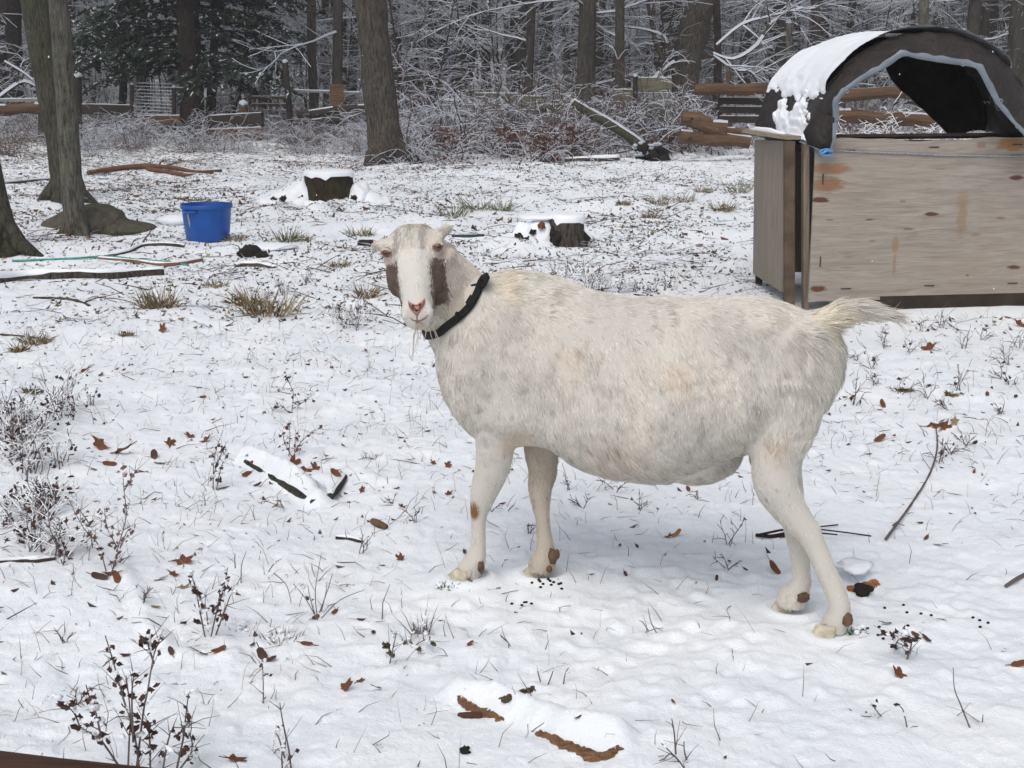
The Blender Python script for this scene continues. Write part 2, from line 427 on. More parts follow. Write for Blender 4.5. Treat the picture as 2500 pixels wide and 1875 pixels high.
def goat_shape():
    mb = MB()
    rings = []
    R = []
    for px, yt, yb, w in TORSO:
        T, B = on_mid(px, yt), on_mid(px, yb); R.append([*T, *B, w])
    R = catmull(R, 3)
    for r in R:
        T, B, w = r[:3], r[3:6], r[6]; C = (T+B)/2; V = (T-B)/2; ring = []
        for a in np.linspace(0, 2*math.pi, 40, endpoint=False):
            c, s = math.cos(a), math.sin(a)
            ww = w*(1-.16*s)*(1+.04*math.cos(2*a))
            ring.append(C+GN*ww*.93*np.sign(c)*abs(c)**.72+V*np.sign(s)*abs(s)**.88)
        rings.append(ring)
    ring_mesh(mb, rings)
    # shoulder, haunch and far-side masses
    for lat in (-1, 1):
        blob(mb, on_mid(1205, 900, lat*.085), (.10, .085, .17))
        blob(mb, on_mid(1935, 915, lat*.075), (.11, .075, .12))
    # neck
    n0 = hp(.075, .02, -.085); n1 = at(1050, 660, 3.665); n2 = at(1090, 712, 3.70); n3 = at(1127, 765, 3.715); n4 = at(1180, 850, 3.70)
    rows = np.array([[*n0, .085, .075], [*n1, .088, .078], [*n2, .103, .085], [*n3, .114, .095], [*n4, .128, .115]])
    A = catmull(rows, 4); rings = []
    for i in range(len(A)):
        t = A[min(i+1, len(A)-1), :3]-A[max(i-1, 0), :3]; t /= np.linalg.norm(t)
        S = np.cross(t, np.array([0, 1., 0])); S /= np.linalg.norm(S); D = np.cross(S, t)
        rings.append([A[i, :3]+S*math.cos(a)*A[i, 3]+D*math.sin(a)*A[i, 4] for a in np.linspace(0, 2*math.pi, 24, endpoint=False)])
    ring_mesh(mb, rings)
    # head, along the face axis: distance down the face, half width, depth radius, set-back
    SEC = [(-.012, .030, .030, -.065), (.004, .055, .052, -.068), (.03, .076, .078, -.078), (.065, .081, .086, -.080), (.10, .076, .086, -.080), (.14, .060, .078, -.074),
           (.175, .048, .064, -.062), (.205, .043, .053, -.052), (.228, .042, .045, -.046), (.245, .036, .037, -.043), (.257, .025, .028, -.043), (.264, .012, .014, -.043)]
    rings = []
    for t, w, d, c in catmull(SEC, 3):
        ring = []
        for a in np.linspace(0, 2*math.pi, 28, endpoint=False):
            x, y = math.cos(a), math.sin(a)
            ring.append(hp(t, np.sign(x)*abs(x)**.85*w*(1+.10*(-y)), c+y*d))
        rings.append(ring)
    ring_mesh(mb, rings)
    rings = []
    for t, w, f in catmull([(.0, .030, -.035), (.03, .040, -.008), (.07, .040, .000), (.12, .0385, .004), (.17, .037, .002), (.215, .037, .000), (.238, .032, -.006), (.250, .02, -.015)], 3):
        rings.append([hp(t, math.cos(a)*w, f-.03+math.sin(a)*.034) for a in np.linspace(0, 2*math.pi, 20, endpoint=False)])
    ring_mesh(mb, rings)
    Rm = np.column_stack([HS, HF, HA])
    for s in (-1, 1):
        blob(mb, hp(.052, s*.060, -.030), (.022, .022, .026), Rm)      # brow
        blob(mb, hp(.115, s*.055, -.075), (.024, .045, .055), Rm)      # cheek
        blob(mb, hp(.222, s*.026, -.018), (.019, .022, .022), Rm)      # muzzle pads
    blob(mb, hp(.240, 0, -.052), (.024, .024, .017), Rm)               # chin
    # short curled ears
    mb.tube([hp(.026, .058, -.05), hp(.014, .080, -.045), hp(.004, .092, -.036), hp(.008, .102, -.026)], [.017, .014, .012, .008], 12)
    mb.tube([hp(.034, -.060, -.05), hp(.032, -.080, -.045), hp(.036, -.093, -.035), hp(.042, -.098, -.025)], [.016, .014, .013, .008], 12)
    # legs, front near / front far / hind near / hind far
    FN = [(1215, 960, 62, .075, -.075), (1212, 1040, 56, .062, -.072), (1209, 1091, 48, .052, -.068), (1202, 1142, 43, .044, -.062), (1187, 1185, 37, .038, -.057), (1176, 1221, 30, .034, -.052), (1169, 1257, 21, .024, -.048),
          (1168, 1293, 18, .021, -.044), (1167, 1335, 20, .024, -.041), (1163, 1360, 25, .030, -.040), (1152, 1383, 30, .034, -.040), (1140, 1402, 31, .034, -.040)]
    FF = [(1325, 990, 50, .055, .07), (1321, 1095, 43, .046, .062), (1324, 1142, 35, .040, .056), (1319, 1179, 30, .036, .052), (1319, 1215, 26, .032, .048), (1323, 1251, 19, .023, .044), (1327, 1293, 18, .021, .041),
          (1331, 1330, 22, .025, .040), (1330, 1360, 29, .031, .040), (1322, 1382, 33, .034, .040), (1321, 1396, 32, .033, .040)]
    HN = [(1925, 920, 95, .08, -.078), (1916, 1030, 84, .072, -.080), (1893, 1115, 66, .064, -.080), (1893, 1178, 55, .058, -.080), (1914, 1222, 47, .047, -.075), (1942, 1262, 39, .038, -.069),
          (1972, 1300, 31, .032, -.063), (1994, 1341, 27, .027, -.058), (2013, 1385, 26, .025, -.054), (2031, 1426, 26, .024, -.050), (2045, 1462, 26, .027, -.047), (2049, 1492, 29, .032, -.046), (2040, 1518, 33, .035, -.046), (2034, 1540, 31, .034, -.046)]
    HB = [(1900, 1000, 90, .075, .08), (1895, 1120, 66, .062, .078), (1918, 1200, 44, .044, .068), (1938, 1270, 31, .031, .060), (1947, 1323, 26, .026, .054), (1955, 1375, 23, .023, .050), (1957, 1415, 24, .024, .048),
          (1947, 1441, 32, .031, .048), (1934, 1462, 38, .035, .048), (1930, 1480, 36, .034, .048)]
    for rows in (FN, FF, HN, HB):
        rr = []
        for px, py, h, d, lat in rows:
            q = on_mid(px, py, lat); rr.append((px, py, q[1], h, d))
        limb(mb, rr)
    blob(mb, on_mid(1690, 1108, .035), (.135, .095, .078)); blob(mb, on_mid(1610, 1120, .02), (.12, .10, .06))
    for px, py, lat, r in ((1164, 1222, -.054, .020), (1312, 1232, .045, .019), (1988, 1300, -.062, .021), (1950, 1300, .055, .018)): blob(mb, on_mid(px, py, lat), (r*.85, r, r*1.5))
    # tail
    limb(mb, [(1978, 800, on_mid(1978, 800)[1], 42, .045), (2015, 786, on_mid(2015, 790)[1], 34, .035), (2052, 766, on_mid(2052, 770)[1], 30, .028),
              (2100, 757, on_mid(2095, 760)[1], 22, .020), (2170, 769, on_mid(2165, 770)[1], 8, .008)])
    return mb

def voxel_body(mb, name, voxel=.0062, it=7):
    me = bpy.data.meshes.new('tmp'); me.from_pydata(mb.v, [], mb.f); me.update()
    bm = bmesh.new(); bm.from_mesh(me); bmesh.ops.recalc_face_normals(bm, faces=bm.faces); bm.to_mesh(me); bm.free()
    o = bpy.data.objects.new('tmp', me); COL.objects.link(o)
    r = o.modifiers.new('r', 'REMESH'); r.mode = 'VOXEL'; r.voxel_size = voxel; r.use_smooth_shade = True
    s = o.modifiers.new('s', 'SMOOTH'); s.factor = .6; s.iterations = it
    dg = bpy.context.evaluated_depsgraph_get(); ev = o.evaluated_get(dg)
    out = bpy.data.meshes.new_from_object(ev); out.name = name
    bpy.data.objects.remove(o); bpy.data.meshes.remove(me); return out

def coat_color(V, rnd=None):
    n = len(V); x, y, z = V[:, 0], V[:, 1], V[:, 2]
    base = np.tile(np.array([.615, .585, .53]), (n, 1))
    g = fbm(x*3.2, y*3.2, z*3.2, 77, 3); k = np.clip((g-.05)*1.3, 0, 1)[:, None]*.42
    base = base*(1-k)+np.array([.50, .475, .45])*k
    g = fbm(x*4.5, y*4.5, z*4.5, 99, 2); k = np.clip((g-.35)*1.4, 0, 1)[:, None]*.5
    base = base*(1-k)+np.array([.66, .52, .41])*k
    def spot(px, py, rpx, col, amt, Y=None, soft=.5, rx=None, xz=True):
        nonlocal base
        c = on_mid(px, py) if Y is None else at(px, py, Y)
        s = mpp(c); rx_ = (rx or rpx)*s; rz_ = rpx*s
        d2 = ((x-c[0])/rx_)**2+((z-c[2])/rz_)**2
        if Y is not None: d2 = d2+((y-c[1])/.14)**2*.5
        d = np.sqrt(d2)+.25*vnoise(x*30, y*30, z*30, 5)
        k = np.clip((1-d)/soft, 0, 1)[:, None]*amt; base = base*(1-k)+np.array(col)*k
    # grey mottles of the flank, shoulder, croup; warm tints on withers, armpit, thigh
    for a in ((1250, 780, 60, (.47, .445, .42), .6), (1180, 840, 45, (.47, .45, .42), .5), (1760, 800, 75, (.46, .44, .415), .6), (1850, 840, 70, (.45, .43, .41), .55), (1820, 920, 60, (.46, .44, .42), .5),
              (1640, 1000, 90, (.50, .48, .46), .45), (1450, 1010, 70, (.50, .48, .455), .4), (1640, 880, 55, (.68, .52, .40), .35), (1390, 850, 50, (.68, .54, .42), .3), (1880, 1060, 45, (.64, .50, .36), .4),
              (1260, 1060, 55, (.58, .44, .29), .5), (1240, 690, 45, (.60, .49, .35), .4), (2070, 800, 30, (.62, .47, .27), .35), (1460, 1140, 45, (.56, .44, .31), .35), (2020, 780, 50, (.72, .64, .48), .5)):
        spot(*a)
    for a in ((1159, 1228, 33, (.24, .12, .045), 1.0), (2012, 1290, 26, (.30, .20, .10), .5), (1186, 1385, 12, (.22, .14, .09), .4)):
        spot(*a, rx=15)
    for px, py, rr in ((1250, 985, 10), (1345, 968, 11), (1400, 828, 9), (1282, 818, 9), (1875, 888, 14), (1818, 952, 13), (1800, 842, 16), (1170, 972, 9), (1300, 785, 8), (1560, 1000, 7), (1690, 1010, 7)): spot(px, py, rr, (.30, .26, .21), .75, rx=rr*.7, soft=.6)
    far = (z < .40) & (y > mid_y(x)) & (x < .5)  # far foreleg: shade behind the chest is darkened into the coat colour
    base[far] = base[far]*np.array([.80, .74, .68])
    # face: brown cheeks, grey blaze stripes
    rel = V-HO; t = rel@HA; s = rel@HS; f = rel@HF
    hd = (f > -.14) & (t > -.04) & (t < .31) & (abs(s) < .12)
    wv = vnoise(x*60, y*60, z*60, 31)
    ck = hd & (t > .088+.008*wv) & (t < .222+.012*wv-.5*np.clip(np.abs(s)-.055, 0, 1)) & (abs(s) > .040+.004*wv) & (f < -.008) & (f > -.088+.006*wv) & (t+(-f)*.5 < .245) & (s < .080)
    base[ck] = np.array([.120, .084, .068])*(1+.25*wv[ck, None]+.35*np.clip(vnoise(x[ck]*25, y[ck]*25, z[ck]*25, 3), 0, 1)[:, None])
    soft = hd & ~ck & (t > .085) & (t < .255) & (abs(s) > .037) & (f < -.008) & (f > -.11)
    base[soft] = base[soft]*.62+np.array([.2, .15, .12])*.38
    st = hd & (t < .085) & (f > -.06) & (((abs(s+.034+.12*t) < .008+.004*wv)) | (abs(s-.028) < .007+.004*wv))
    base[st] = base[st]*.38+np.array([.24, .225, .215])*.62
    st2 = hd & (t < .05) & (f > -.06) & (abs(s) < .024) & (vnoise(s*150, t*20, 0, 7) > .05)
    base[st2] = base[st2]*.6+np.array([.30, .26, .22])*.4
    st3 = hd & (t > .055) & (t < .11) & (f > -.05) & (abs(s-.024) < .008)
    base[st3] = base[st3]*.65+np.array([.3, .29, .29])*.35
    wh = hd & ~ck & (abs(s) < .040) & (t > .06) & (f > -.05)
    base[wh] = base[wh]*.35+np.array([.74, .72, .67])*.65
    ey = hd & (np.hypot(t-.068, abs(s)-.070) < .02)
    base[ey] = base[ey]*.75+np.array([.62, .40, .33])*.25
    ns = hd & (t > .21) & (t < .238) & (abs(abs(s)-.018) < .012) & (f > -.03)
    base[ns] = base[ns]*.75+np.array([.40, .27, .20])*.25
    return np.clip(base, 0.01, .9)

COMB = []   # position, direction, length
def comb_setup():
    def a(px, py, d, L, lat=-.1): COMB.append((on_mid(px, py, lat), np.array(d, float), L))
    for px, py, d, L in ((1100, 780, (.3, -.1, -1), .030), (1090, 900, (.1, 0, -1), .026), (1120, 1000, (.25, 0, -1), .024), (1180, 700, (.6, -.1, -.8), .034), (1240, 668, (1, -.1, .25), .040), (1215, 655, (.6, 0, .8), .034), (1330, 690, (1, -.25, -.15), .034), (1450, 730, (1, -.25, -.25), .028),
                         (1600, 730, (1, -.25, -.2), .026), (1760, 735, (1, -.25, -.2), .026), (1900, 760, (1, -.2, -.25), .028), (1200, 850, (.3, -.05, -1), .024), (1330, 850, (.45, -.1, -1), .022), (1500, 850, (.4, -.1, -1), .022),
                         (1700, 850, (.4, -.1, -1), .022), (1880, 850, (.4, -.1, -1), .024), (1300, 1000, (.4, 0, -1), .022), (1500, 1000, (.25, 0, -1), .022), (1700, 1000, (.15, 0, -1), .022), (1880, 1000, (.1, 0, -1), .024),
                         (1400, 1120, (.6, 0, -.7), .030), (1550, 1165, (.8, 0, -.45), .028), (1700, 1165, (.8, 0, -.45), .024), (2000, 900, (.4, 0, -1), .032), (2030, 850, (.6, 0, -.8), .045), (2020, 980, (.1, 0, -1), .032), (1960, 1080, (-.1, 0, -1), .020),
                         (1890, 1190, (.3, 0, -1), .014), (1960, 1290, (.5, 0, -1), .012), (2010, 1380, (.3, 0, -1), .012), (2045, 1470, (.1, 0, -1), .013), (2040, 1530, (-.2, 0, -1), .012),
                         (1205, 1080, (.0, 0, -1), .016), (1185, 1190, (-.2, 0, -1), .012), (1168, 1290, (0, 0, -1), .010), (1150, 1380, (-.3, 0, -1), .012), (1320, 1090, (0, 0, -1), .016), (1322, 1250, (0, 0, -1), .010), (1325, 1380, (-.2, 0, -1), .012),
                         (1945, 1320, (.2, 0, -1), .011), (1940, 1440, (-.1, 0, -1), .012), (2010, 778, (1, -.1, .35), .060), (2060, 755, (1, -.1, .38), .075), (2110, 745, (1, -.1, .12), .070), (2150, 765, (1, -.1, -.12), .045), (2060, 800, (1, -.1, -.4), .070), (2110, 790, (1, -.1, -.2), .055)):
        a(px, py, d, L)
        if 700 < py < 1200: a(px, py, d, L, .12)
    for t, s, f, d, L in ((.0, 0, -.04, HA*.7+HF*.3, .020), (.03, 0, 0, HA, .016), (.03, .06, -.04, HA*.7+HS*.5, .013), (.03, -.06, -.04, HA*.7-HS*.5, .013), (.12, 0, .0, HA+HF*.1, .012), (.2, 0, 0, HA+HF*.0, .007), (.25, 0, -.02, HA, .006),
                          (.12, .07, -.07, HA+HS*.1, .010), (.12, -.07, -.07, HA-HS*.1, .010), (.2, .05, -.06, HA, .009), (.2, -.05, -.06, HA, .009), (-.01, 0, -.09, HA*.3-HF*.6, .026), (.27, 0, -.07, HA, .014)):
        COMB.append((hp(t, s, f), np.array(d, float), L))
    for c, d, L in ((at(1085, 600, 3.66), (.8, 0, -.7), .024), (at(1120, 640, 3.66), (.8, 0, -.7), .026), (at(1085, 700, 3.62), (.5, 0, -.9), .022), (at(1070, 780, 3.62), (.3, 0, -1), .026)):
        COMB.append((c, np.array(d, float), L))
comb_setup()

def make_coat(me, parent, Nst, excl=(), seed=4, tint=1.0, name='coat', colfn=None, lens=1.0, mat_=None):
    rs = np.random.RandomState(seed)
    me.calc_loop_triangles(); nt_ = len(me.loop_triangles)
    T = np.zeros(nt_*3, int); me.loop_triangles.foreach_get('vertices', T); T = T.reshape(-1, 3)
    V = np.zeros(len(me.vertices)*3); me.vertices.foreach_get('co', V); V = V.reshape(-1, 3)
    NV = np.zeros(len(me.vertices)*3); me.vertices.foreach_get('normal', NV); NV = NV.reshape(-1, 3)
    A = V[T[:, 0]]; B = V[T[:, 1]]; C = V[T[:, 2]]; ar = np.linalg.norm(np.cross(B-A, C-A), axis=1)/2
    cen = (A+B+C)/3; rel = cen-HO; ar = ar*np.where((rel@HF > -.16) & (np.abs(rel@HS) < .13) & (cen[:, 2] > .8), 2.4, 1.0)
    cs = np.cumsum(ar); idx = np.searchsorted(cs, rs.rand(Nst)*cs[-1]); idx = np.clip(idx, 0, nt_-1)
    u, v = rs.rand(Nst), rs.rand(Nst); fl = u+v > 1; u[fl] = 1-u[fl]; v[fl] = 1-v[fl]
    P0 = A[idx]+(B[idx]-A[idx])*u[:, None]+(C[idx]-A[idx])*v[:, None]
    Nn = NV[T[idx, 0]]*(1-u-v)[:, None]+NV[T[idx, 1]]*u[:, None]+NV[T[idx, 2]]*v[:, None]; Nn /= np.linalg.norm(Nn, axis=1)[:, None]
    keep = P0[:, 2] > .014
    for c, r in excl: keep &= np.linalg.norm(P0-np.asarray(c), axis=1) > r
    P0, Nn = P0[keep], Nn[keep]; n = len(P0)
    W = np.zeros(n); D = np.zeros((n, 3)); L = np.zeros(n)
    for c, d, l in COMB:
        w = 1/(np.sum((P0-c)**2, axis=1)+.0006)**2.2; W += w; D += (d/np.linalg.norm(d))[None]*w[:, None]; L += l*w
    D /= W[:, None]; L /= W; L *= lens
    # clump wobble
    cl = np.stack([vnoise(P0[:, 0]*42, P0[:, 1]*42, P0[:, 2]*42, s) for s in (1, 2, 3)], 1)
    cw = np.stack([vnoise(P0[:, 0]*13, P0[:, 1]*13, P0[:, 2]*13, s) for s in (5, 6, 7)], 1)
    tl = (P0[:, 0] > .86)[:, None]; D = D+cl*np.where(tl, .12, .26)+cw*np.where(tl, .08, .20)+rs.randn(n, 3)*.10
    D = D-Nn*np.sum(D*Nn, axis=1)[:, None]; D /= np.linalg.norm(D, axis=1)[:, None]
    L = L*np.where(P0[:, 0] > .86, .95, .80)*(1+.35*cl[:, 0])*rs.uniform(.6, 1.25, n)
    K = 5; ts = np.linspace(0, 1, K)
    lift = .13+.11*rs.rand(n)+.07*cl[:, 1]
    PT = np.zeros((n, K, 3))
    for k, t in enumerate(ts):
        PT[:, k] = P0-Nn*.001+D*(L*t)[:, None]+Nn*(L*(lift*t*(1.35-t)))[:, None]+np.array([0, 0, -1.])*(L*.10*t*t)[:, None]
    cu = bpy.data.hair_curves.new(name); cu.add_curves([K]*n)
    cu.attributes['position'].data.foreach_set('vector', PT.reshape(-1).astype(np.float32)) if 'position' in cu.attributes else cu.points.foreach_set('position', PT.reshape(-1))
    rad = np.tile(np.array([1.0, .95, .75, .5, .12]), n)*.00078*np.repeat(rs.uniform(.7, 1.5, n), K)
    ra = cu.attributes.get('radius') or cu.attributes.new('radius', 'FLOAT', 'POINT'); ra.data.foreach_set('value', rad.astype(np.float32))
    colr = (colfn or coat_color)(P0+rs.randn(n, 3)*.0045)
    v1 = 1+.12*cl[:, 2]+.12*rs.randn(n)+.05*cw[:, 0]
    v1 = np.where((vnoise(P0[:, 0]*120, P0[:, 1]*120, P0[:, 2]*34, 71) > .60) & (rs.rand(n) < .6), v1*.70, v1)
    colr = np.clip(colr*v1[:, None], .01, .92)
    cc = np.ones((n, K, 4), np.float32); cc[:, :, :3] = colr[:, None, :]
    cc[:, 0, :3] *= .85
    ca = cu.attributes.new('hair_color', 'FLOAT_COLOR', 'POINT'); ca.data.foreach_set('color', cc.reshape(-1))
    cu.materials.append(mat_)
    o = bpy.data.objects.new(name, cu); COL.objects.link(o); o.parent = parent
    return o

def m_attr(name, attr, rough=.8):
    m, nt, bs = mat(name); a = nt.nodes.new('ShaderNodeAttribute'); a.attribute_name = attr
    nt.links.new(a.outputs['Color'], bs.inputs['Base Color']); bs.inputs['Roughness'].default_value = rough; bs.inputs['Specular IOR Level'].default_value = .2
    return m
M['skin'] = m_attr('goat_hide', 'hide_color', .9); M['hair'] = m_attr('goat_hair', 'hair_color', .7)

def make_goat():
    root = empty('goat'); tag(root, 'cream white earless dairy goat in a black collar standing side on and facing the camera', 'goat')
    me = voxel_body(goat_shape(), 'body')
    V = np.zeros(len(me.vertices)*3); me.vertices.foreach_get('co', V); V = V.reshape(-1, 3)
    NV = np.zeros(len(me.vertices)*3); me.vertices.foreach_get('normal', NV); NV = NV.reshape(-1, 3); off = np.zeros(len(V))
    for px, py, r, amp in ((1800, 850, .075, -.020), (1310, 960, .07, -.014), (1760, 1030, .10, -.012), (1215, 860, .09, .008), (1868, 765, .04, .012), (1990, 800, .035, .010), (1240, 1010, .05, .008), (1450, 980, .16, .006),
                           (1150, 850, .05, -.008), (1905, 1120, .04, -.008), (1990, 960, .05, .006), (1290, 800, .05, -.008), (1100, 830, .04, -.006)):
        q = on_mid(px, py); d2 = (V[:, 0]-q[0])**2+(V[:, 2]-q[2])**2; lat = np.abs((V-q)@GN); off += amp*np.exp(-d2/r**2)*np.clip((lat-.03)/.05, 0, 1)
    rib = np.exp(-(((V[:, 0]-.33)/.16)**2+((V[:, 2]-.62)/.14)**2)); off += .0035*rib*np.sin((V[:, 0]+.25*V[:, 2])*2*math.pi/.052)
    V = V+NV*off[:, None]; me.vertices.foreach_set('co', V.ravel()); me.update()
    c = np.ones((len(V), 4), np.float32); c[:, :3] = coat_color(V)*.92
    me.attributes.new('hide_color', 'FLOAT_COLOR', 'POINT').data.foreach_set('color', c.reshape(-1))
    me.materials.clear(); me.materials.append(M['skin'])
    body = bpy.data.objects.new('body', me); COL.objects.link(body); body.parent = root
    dg = bpy.context.evaluated_depsgraph_get()
    bvh = BVHTree.FromPolygons([tuple(v) for v in V], [tuple(p.vertices) for p in me.polygons])
    def hit(px, py, off=0.0):
        d = Vector(bearing(px, py)).normalized(); loc, nrm, i, dist = bvh.ray_cast(Vector((0, 0, CAMH)), d)
        if loc is None: return np.array(at(px, py, 3.5)), np.array([0, -1., 0])
        if nrm.dot(d) > 0: nrm = -nrm
        return np.array(loc+nrm*off), np.array(nrm)
    excl = []
    m_eye, nt, bs = mat('goat_iris'); bs.inputs['Base Color'].default_value = (.13, .065, .035, 1); bs.inputs['Roughness'].default_value = .12
    m_pup, nt, bs = mat('goat_pupil'); bs.inputs['Base Color'].default_value = (.01, .008, .008, 1); bs.inputs['Roughness'].default_value = .1
    m_lid = m_simple('pink_eyelid', (.33, .225, .195), .5, .2, 60, .2)
    m_nose = m_simple('pink_nose', (.40, .21, .17), .45, .25, 90, .5, .002)
    m_lip = m_simple('lip_line', (.20, .085, .07), .5, .2, 60, 0)
    m_horn = m_simple('horn_brown', (.12, .07, .042), .6, .4, 60, .5, .003)
    m_hoof = m_simple('pale_hoof_horn', (.50, .455, .36), .6, .3, 40, .5, .003)
    for px, py, sg in ((944, 617, -1), (1069, 603, 1)):
        p, n = hit(px, py); excl.append((p, .0125))
        cpt = p-n*.006
        mb = MB(); mb.sph(cpt+n*.0015, .0138, 22, 16); eye = mb.build('eye', m_eye, root, origin=cpt, smooth=True)
        mb = MB(); q = cpt+n*.0145+np.array([0, -.0006, 0])
        mb.sph(q, (.0066, .0016, .0032), 14, 8); mb.build('pupil', m_pup, eye, smooth=True)
        # lids: a ring round the eye opening
        X = np.cross(np.array([0, 0, 1.]), n); X /= np.linalg.norm(X); Z = np.cross(n, X)
        mb = MB(); pts = [cpt+n*.0082+X*math.cos(a)*.0140+Z*math.sin(a)*.0104 for a in np.linspace(0, 2*math.pi, 22)]
        mb.tube(pts, .0021, 8, cap=False); mb.build('eyelid', m_lid, root, smooth=True)
        mb = MB(); pts = [cpt+n*.0108+X*math.cos(a)*.0132+Z*math.sin(a)*.0112 for a in np.linspace(.12*math.pi, .88*math.pi, 12)]
        mb.tube(pts, [.001]+[.0034]*10+[.001], 8); mb.build('eyelid', M['skin_plain'], root, smooth=True)
    # nose leather
    poly = [(996, 733), (1006, 741), (1017, 744), (1028, 737), (1037, 727), (1037, 741), (1029, 757), (1021, 770), (1016, 771), (1007, 762), (998, 748)]
    cx, cy = 1017, 750; mb = MB(); vs = []; fs = []
    p0, n0 = hit(cx, cy, .0045); vs.append(p0); K = len(poly)
    for r, off in ((.5, .0045), (.85, .0035), (1.0, .0008)):
        for (a, b) in poly: vs.append(hit(cx+(a-cx)*r, cy+(b-cy)*r, off)[0])
    for j in range(K): fs.append((0, 1+j, 1+(j+1) % K))
    for i in range(2):
        for j in range(K):
            a = 1+i*K+j; b = 1+i*K+(j+1) % K; fs.append((a, b, b+K, a+K))
    mb.add(vs, fs); nose = mb.build('nose', m_nose, root, smooth=True)
    for pts in (((1000, 741), (1004, 750), (1009, 758)), ((1035, 734), (1031, 744), (1026, 754))):
        mb = MB(); mb.tube([hit(*p, .0042)[0] for p in pts], [.0018, .0036, .0012], 8); mb.build('nostril', m_lip, nose, smooth=True)
    mb = MB(); mb.tube([hit(*p, .0025)[0] for p in ((1018, 768), (1018, 775), (1018, 781))], [.0012, .0014, .001], 6); mb.build('philtrum', m_lip, nose)
    mb = MB(); mb.tube([hit(*p, .0026)[0] for p in ((1002, 776), (1009, 781), (1018, 783), (1028, 781), (1038, 776), (1045, 768))], [.0008, .0016, .0018, .0018, .0015, .0006], 8)
    mb.build('mouth', m_lip, root, smooth=True)
    excl += [(hit(1003, 742)[0], .008), (hit(1031, 736)[0], .009), (hit(1017, 757)[0], .012), (hit(1018, 748)[0], .010)]
    # collar that hugs the neck: visible side first, then round the back of the neck
    vis = catmull([(1186, 668), (1180, 690), (1168, 722), (1151, 751), (1127, 775), (1097, 797), (1082, 808), (1073, 813)], 5)
    pn = [hit(px, py) for px, py in vis]
    far = []; pA, pB = pn[0][0], pn[-1][0]; C = (pA+pB)/2; e1 = (pA-pB)/2; e3 = np.array([-.012, .13, -.02])
    for a in np.linspace(.12*math.pi, .88*math.pi, 22)[::-1]:
        q = C+e1*math.cos(a)+e3*math.sin(a); loc, nrm, i_, dist = bvh.find_nearest(Vector(q)); nn = np.array(nrm); 
        if np.dot(nn, q-C) < 0: nn = -nn
        far.append((np.array(loc), nn))
    allp = pn+far; n_ = len(allp); PP = np.array([p for p, n in allp]); NN = np.array([n for p, n in allp])
    for _ in range(10): NN = (np.roll(NN, 1, 0)+NN*2+np.roll(NN, -1, 0))/4
    for _ in range(5):
        PP = (np.roll(PP, 1, 0)+PP*2+np.roll(PP, -1, 0))/4; NN = (np.roll(NN, 1, 0)+NN*2+np.roll(NN, -1, 0))/4
    NN /= np.linalg.norm(NN, axis=1)[:, None]; width = .0104; vs = []; fs = []; WW = []
    for k in range(n_):
        t = PP[(k+1) % n_]-PP[k-1]; w = np.cross(t, NN[k]); w /= np.linalg.norm(w); WW.append(w)
        for s, o in ((-1, .005), (-1, .0125), (1, .0125), (1, .005)): vs.append(PP[k]+w*width*s+NN[k]*o)
    for k in range(n_):
        for m_ in range(4):
            a = k*4+m_; b_ = k*4+(m_+1) % 4; c2 = ((k+1) % n_)*4; fs.append((a, b_, c2+(m_+1) % 4, c2+m_))
    mb = MB(); mb.add(vs, fs); mcol = m_simple('black_webbing', (.010, .010, .011), .65, .4, 260, .6, .002)
    collar = mb.build('collar', mcol, root)
    for k in range(n_): excl.append((PP[k], .0165))
    for k, (w_, l_) in ((13, (.0125, .013)), (20, (.0115, .004))):
        t = PP[k+1]-PP[k-1]; t /= np.linalg.norm(t)
        mb = MB(); R = Matrix((tuple(t), tuple(WW[k]), tuple(NN[k]))).transposed(); mb.box(PP[k]+NN[k]*.0135, (l_*2, w_*2, .008), R); mb.build('buckle', mcol, collar)
    # hooves and dew claws
    for px, py, w in ((1140, 1403, 30), (1322, 1397, 30), (2034, 1543, 30), (1926, 1482, 32)):
        i = {1140: 0, 1322: 2, 2034: 1, 1926: 3}[px]; hx, hy = HOOVES[i]
        for s in (-1, 1):
            mb = MB(); c = np.array([hx, hy, .004])-GU*.012+GN*s*.015
            ringb = []
            for (dx, z, rx, ry) in ((-.008, -.014, .031, .0145), (-.004, .006, .028, .0145), (.004, .024, .020, .012)):
                ringb.append([c+GU*(dx+math.cos(a)*rx*(1.25 if math.cos(a) < 0 else .8))+GN*math.sin(a)*ry+np.array([0, 0, z]) for a in np.linspace(0, 2*math.pi, 14, endpoint=False)])
            ring_mesh(mb, ringb); mb.build('hoof', m_hoof, root, smooth=True)
    for px, py, rx, rz in ((1173, 1383, 9, 14), (1348, 1358, 12, 18), (1359, 1352, 7, 12), (1959, 1458, 15, 12), (2068, 1512, 13, 15), (1340, 1388, 7, 8)):
        p, n = hit(px, py); s = mpp(p); mb = MB(); mb.sph(p+n*.003, (rx*s, .012, rz*s*1.05), 16, 12, nz=.22, seed=px); mb.build('dewclaw', m_horn, root, smooth=True); excl.append((p, max(rx, rz)*s*.8))
    # wispy chin hairs
    rs = random.Random(5); mb = MB()
    for base_, tip, nn in (((1014, 789), (1014, 892), 5), ((1052, 800), (1072, 885), 3), ((1035, 792), (1032, 835), 6), ((1022, 790), (1018, 830), 6)):
        for k in range(nn):
            a = at(base_[0]+rs.uniform(-6, 6), base_[1]-4, 3.53); b = at(tip[0]+rs.uniform(-7, 7), tip[1]-rs.uniform(0, 45), 3.53)
            m1 = (a+b)/2+np.array([rs.uniform(-.006, .006), rs.uniform(-.006, .006), 0]); mb.tube([a, m1, b], [.0011, .0009, .0004], 4)
    mb.build('beard', m_simple('beard_hair', (.45, .40, .33), .8, .2, 40, 0), root)
    make_coat(me, body, 175000, excl, mat_=M['hair'])
    return root
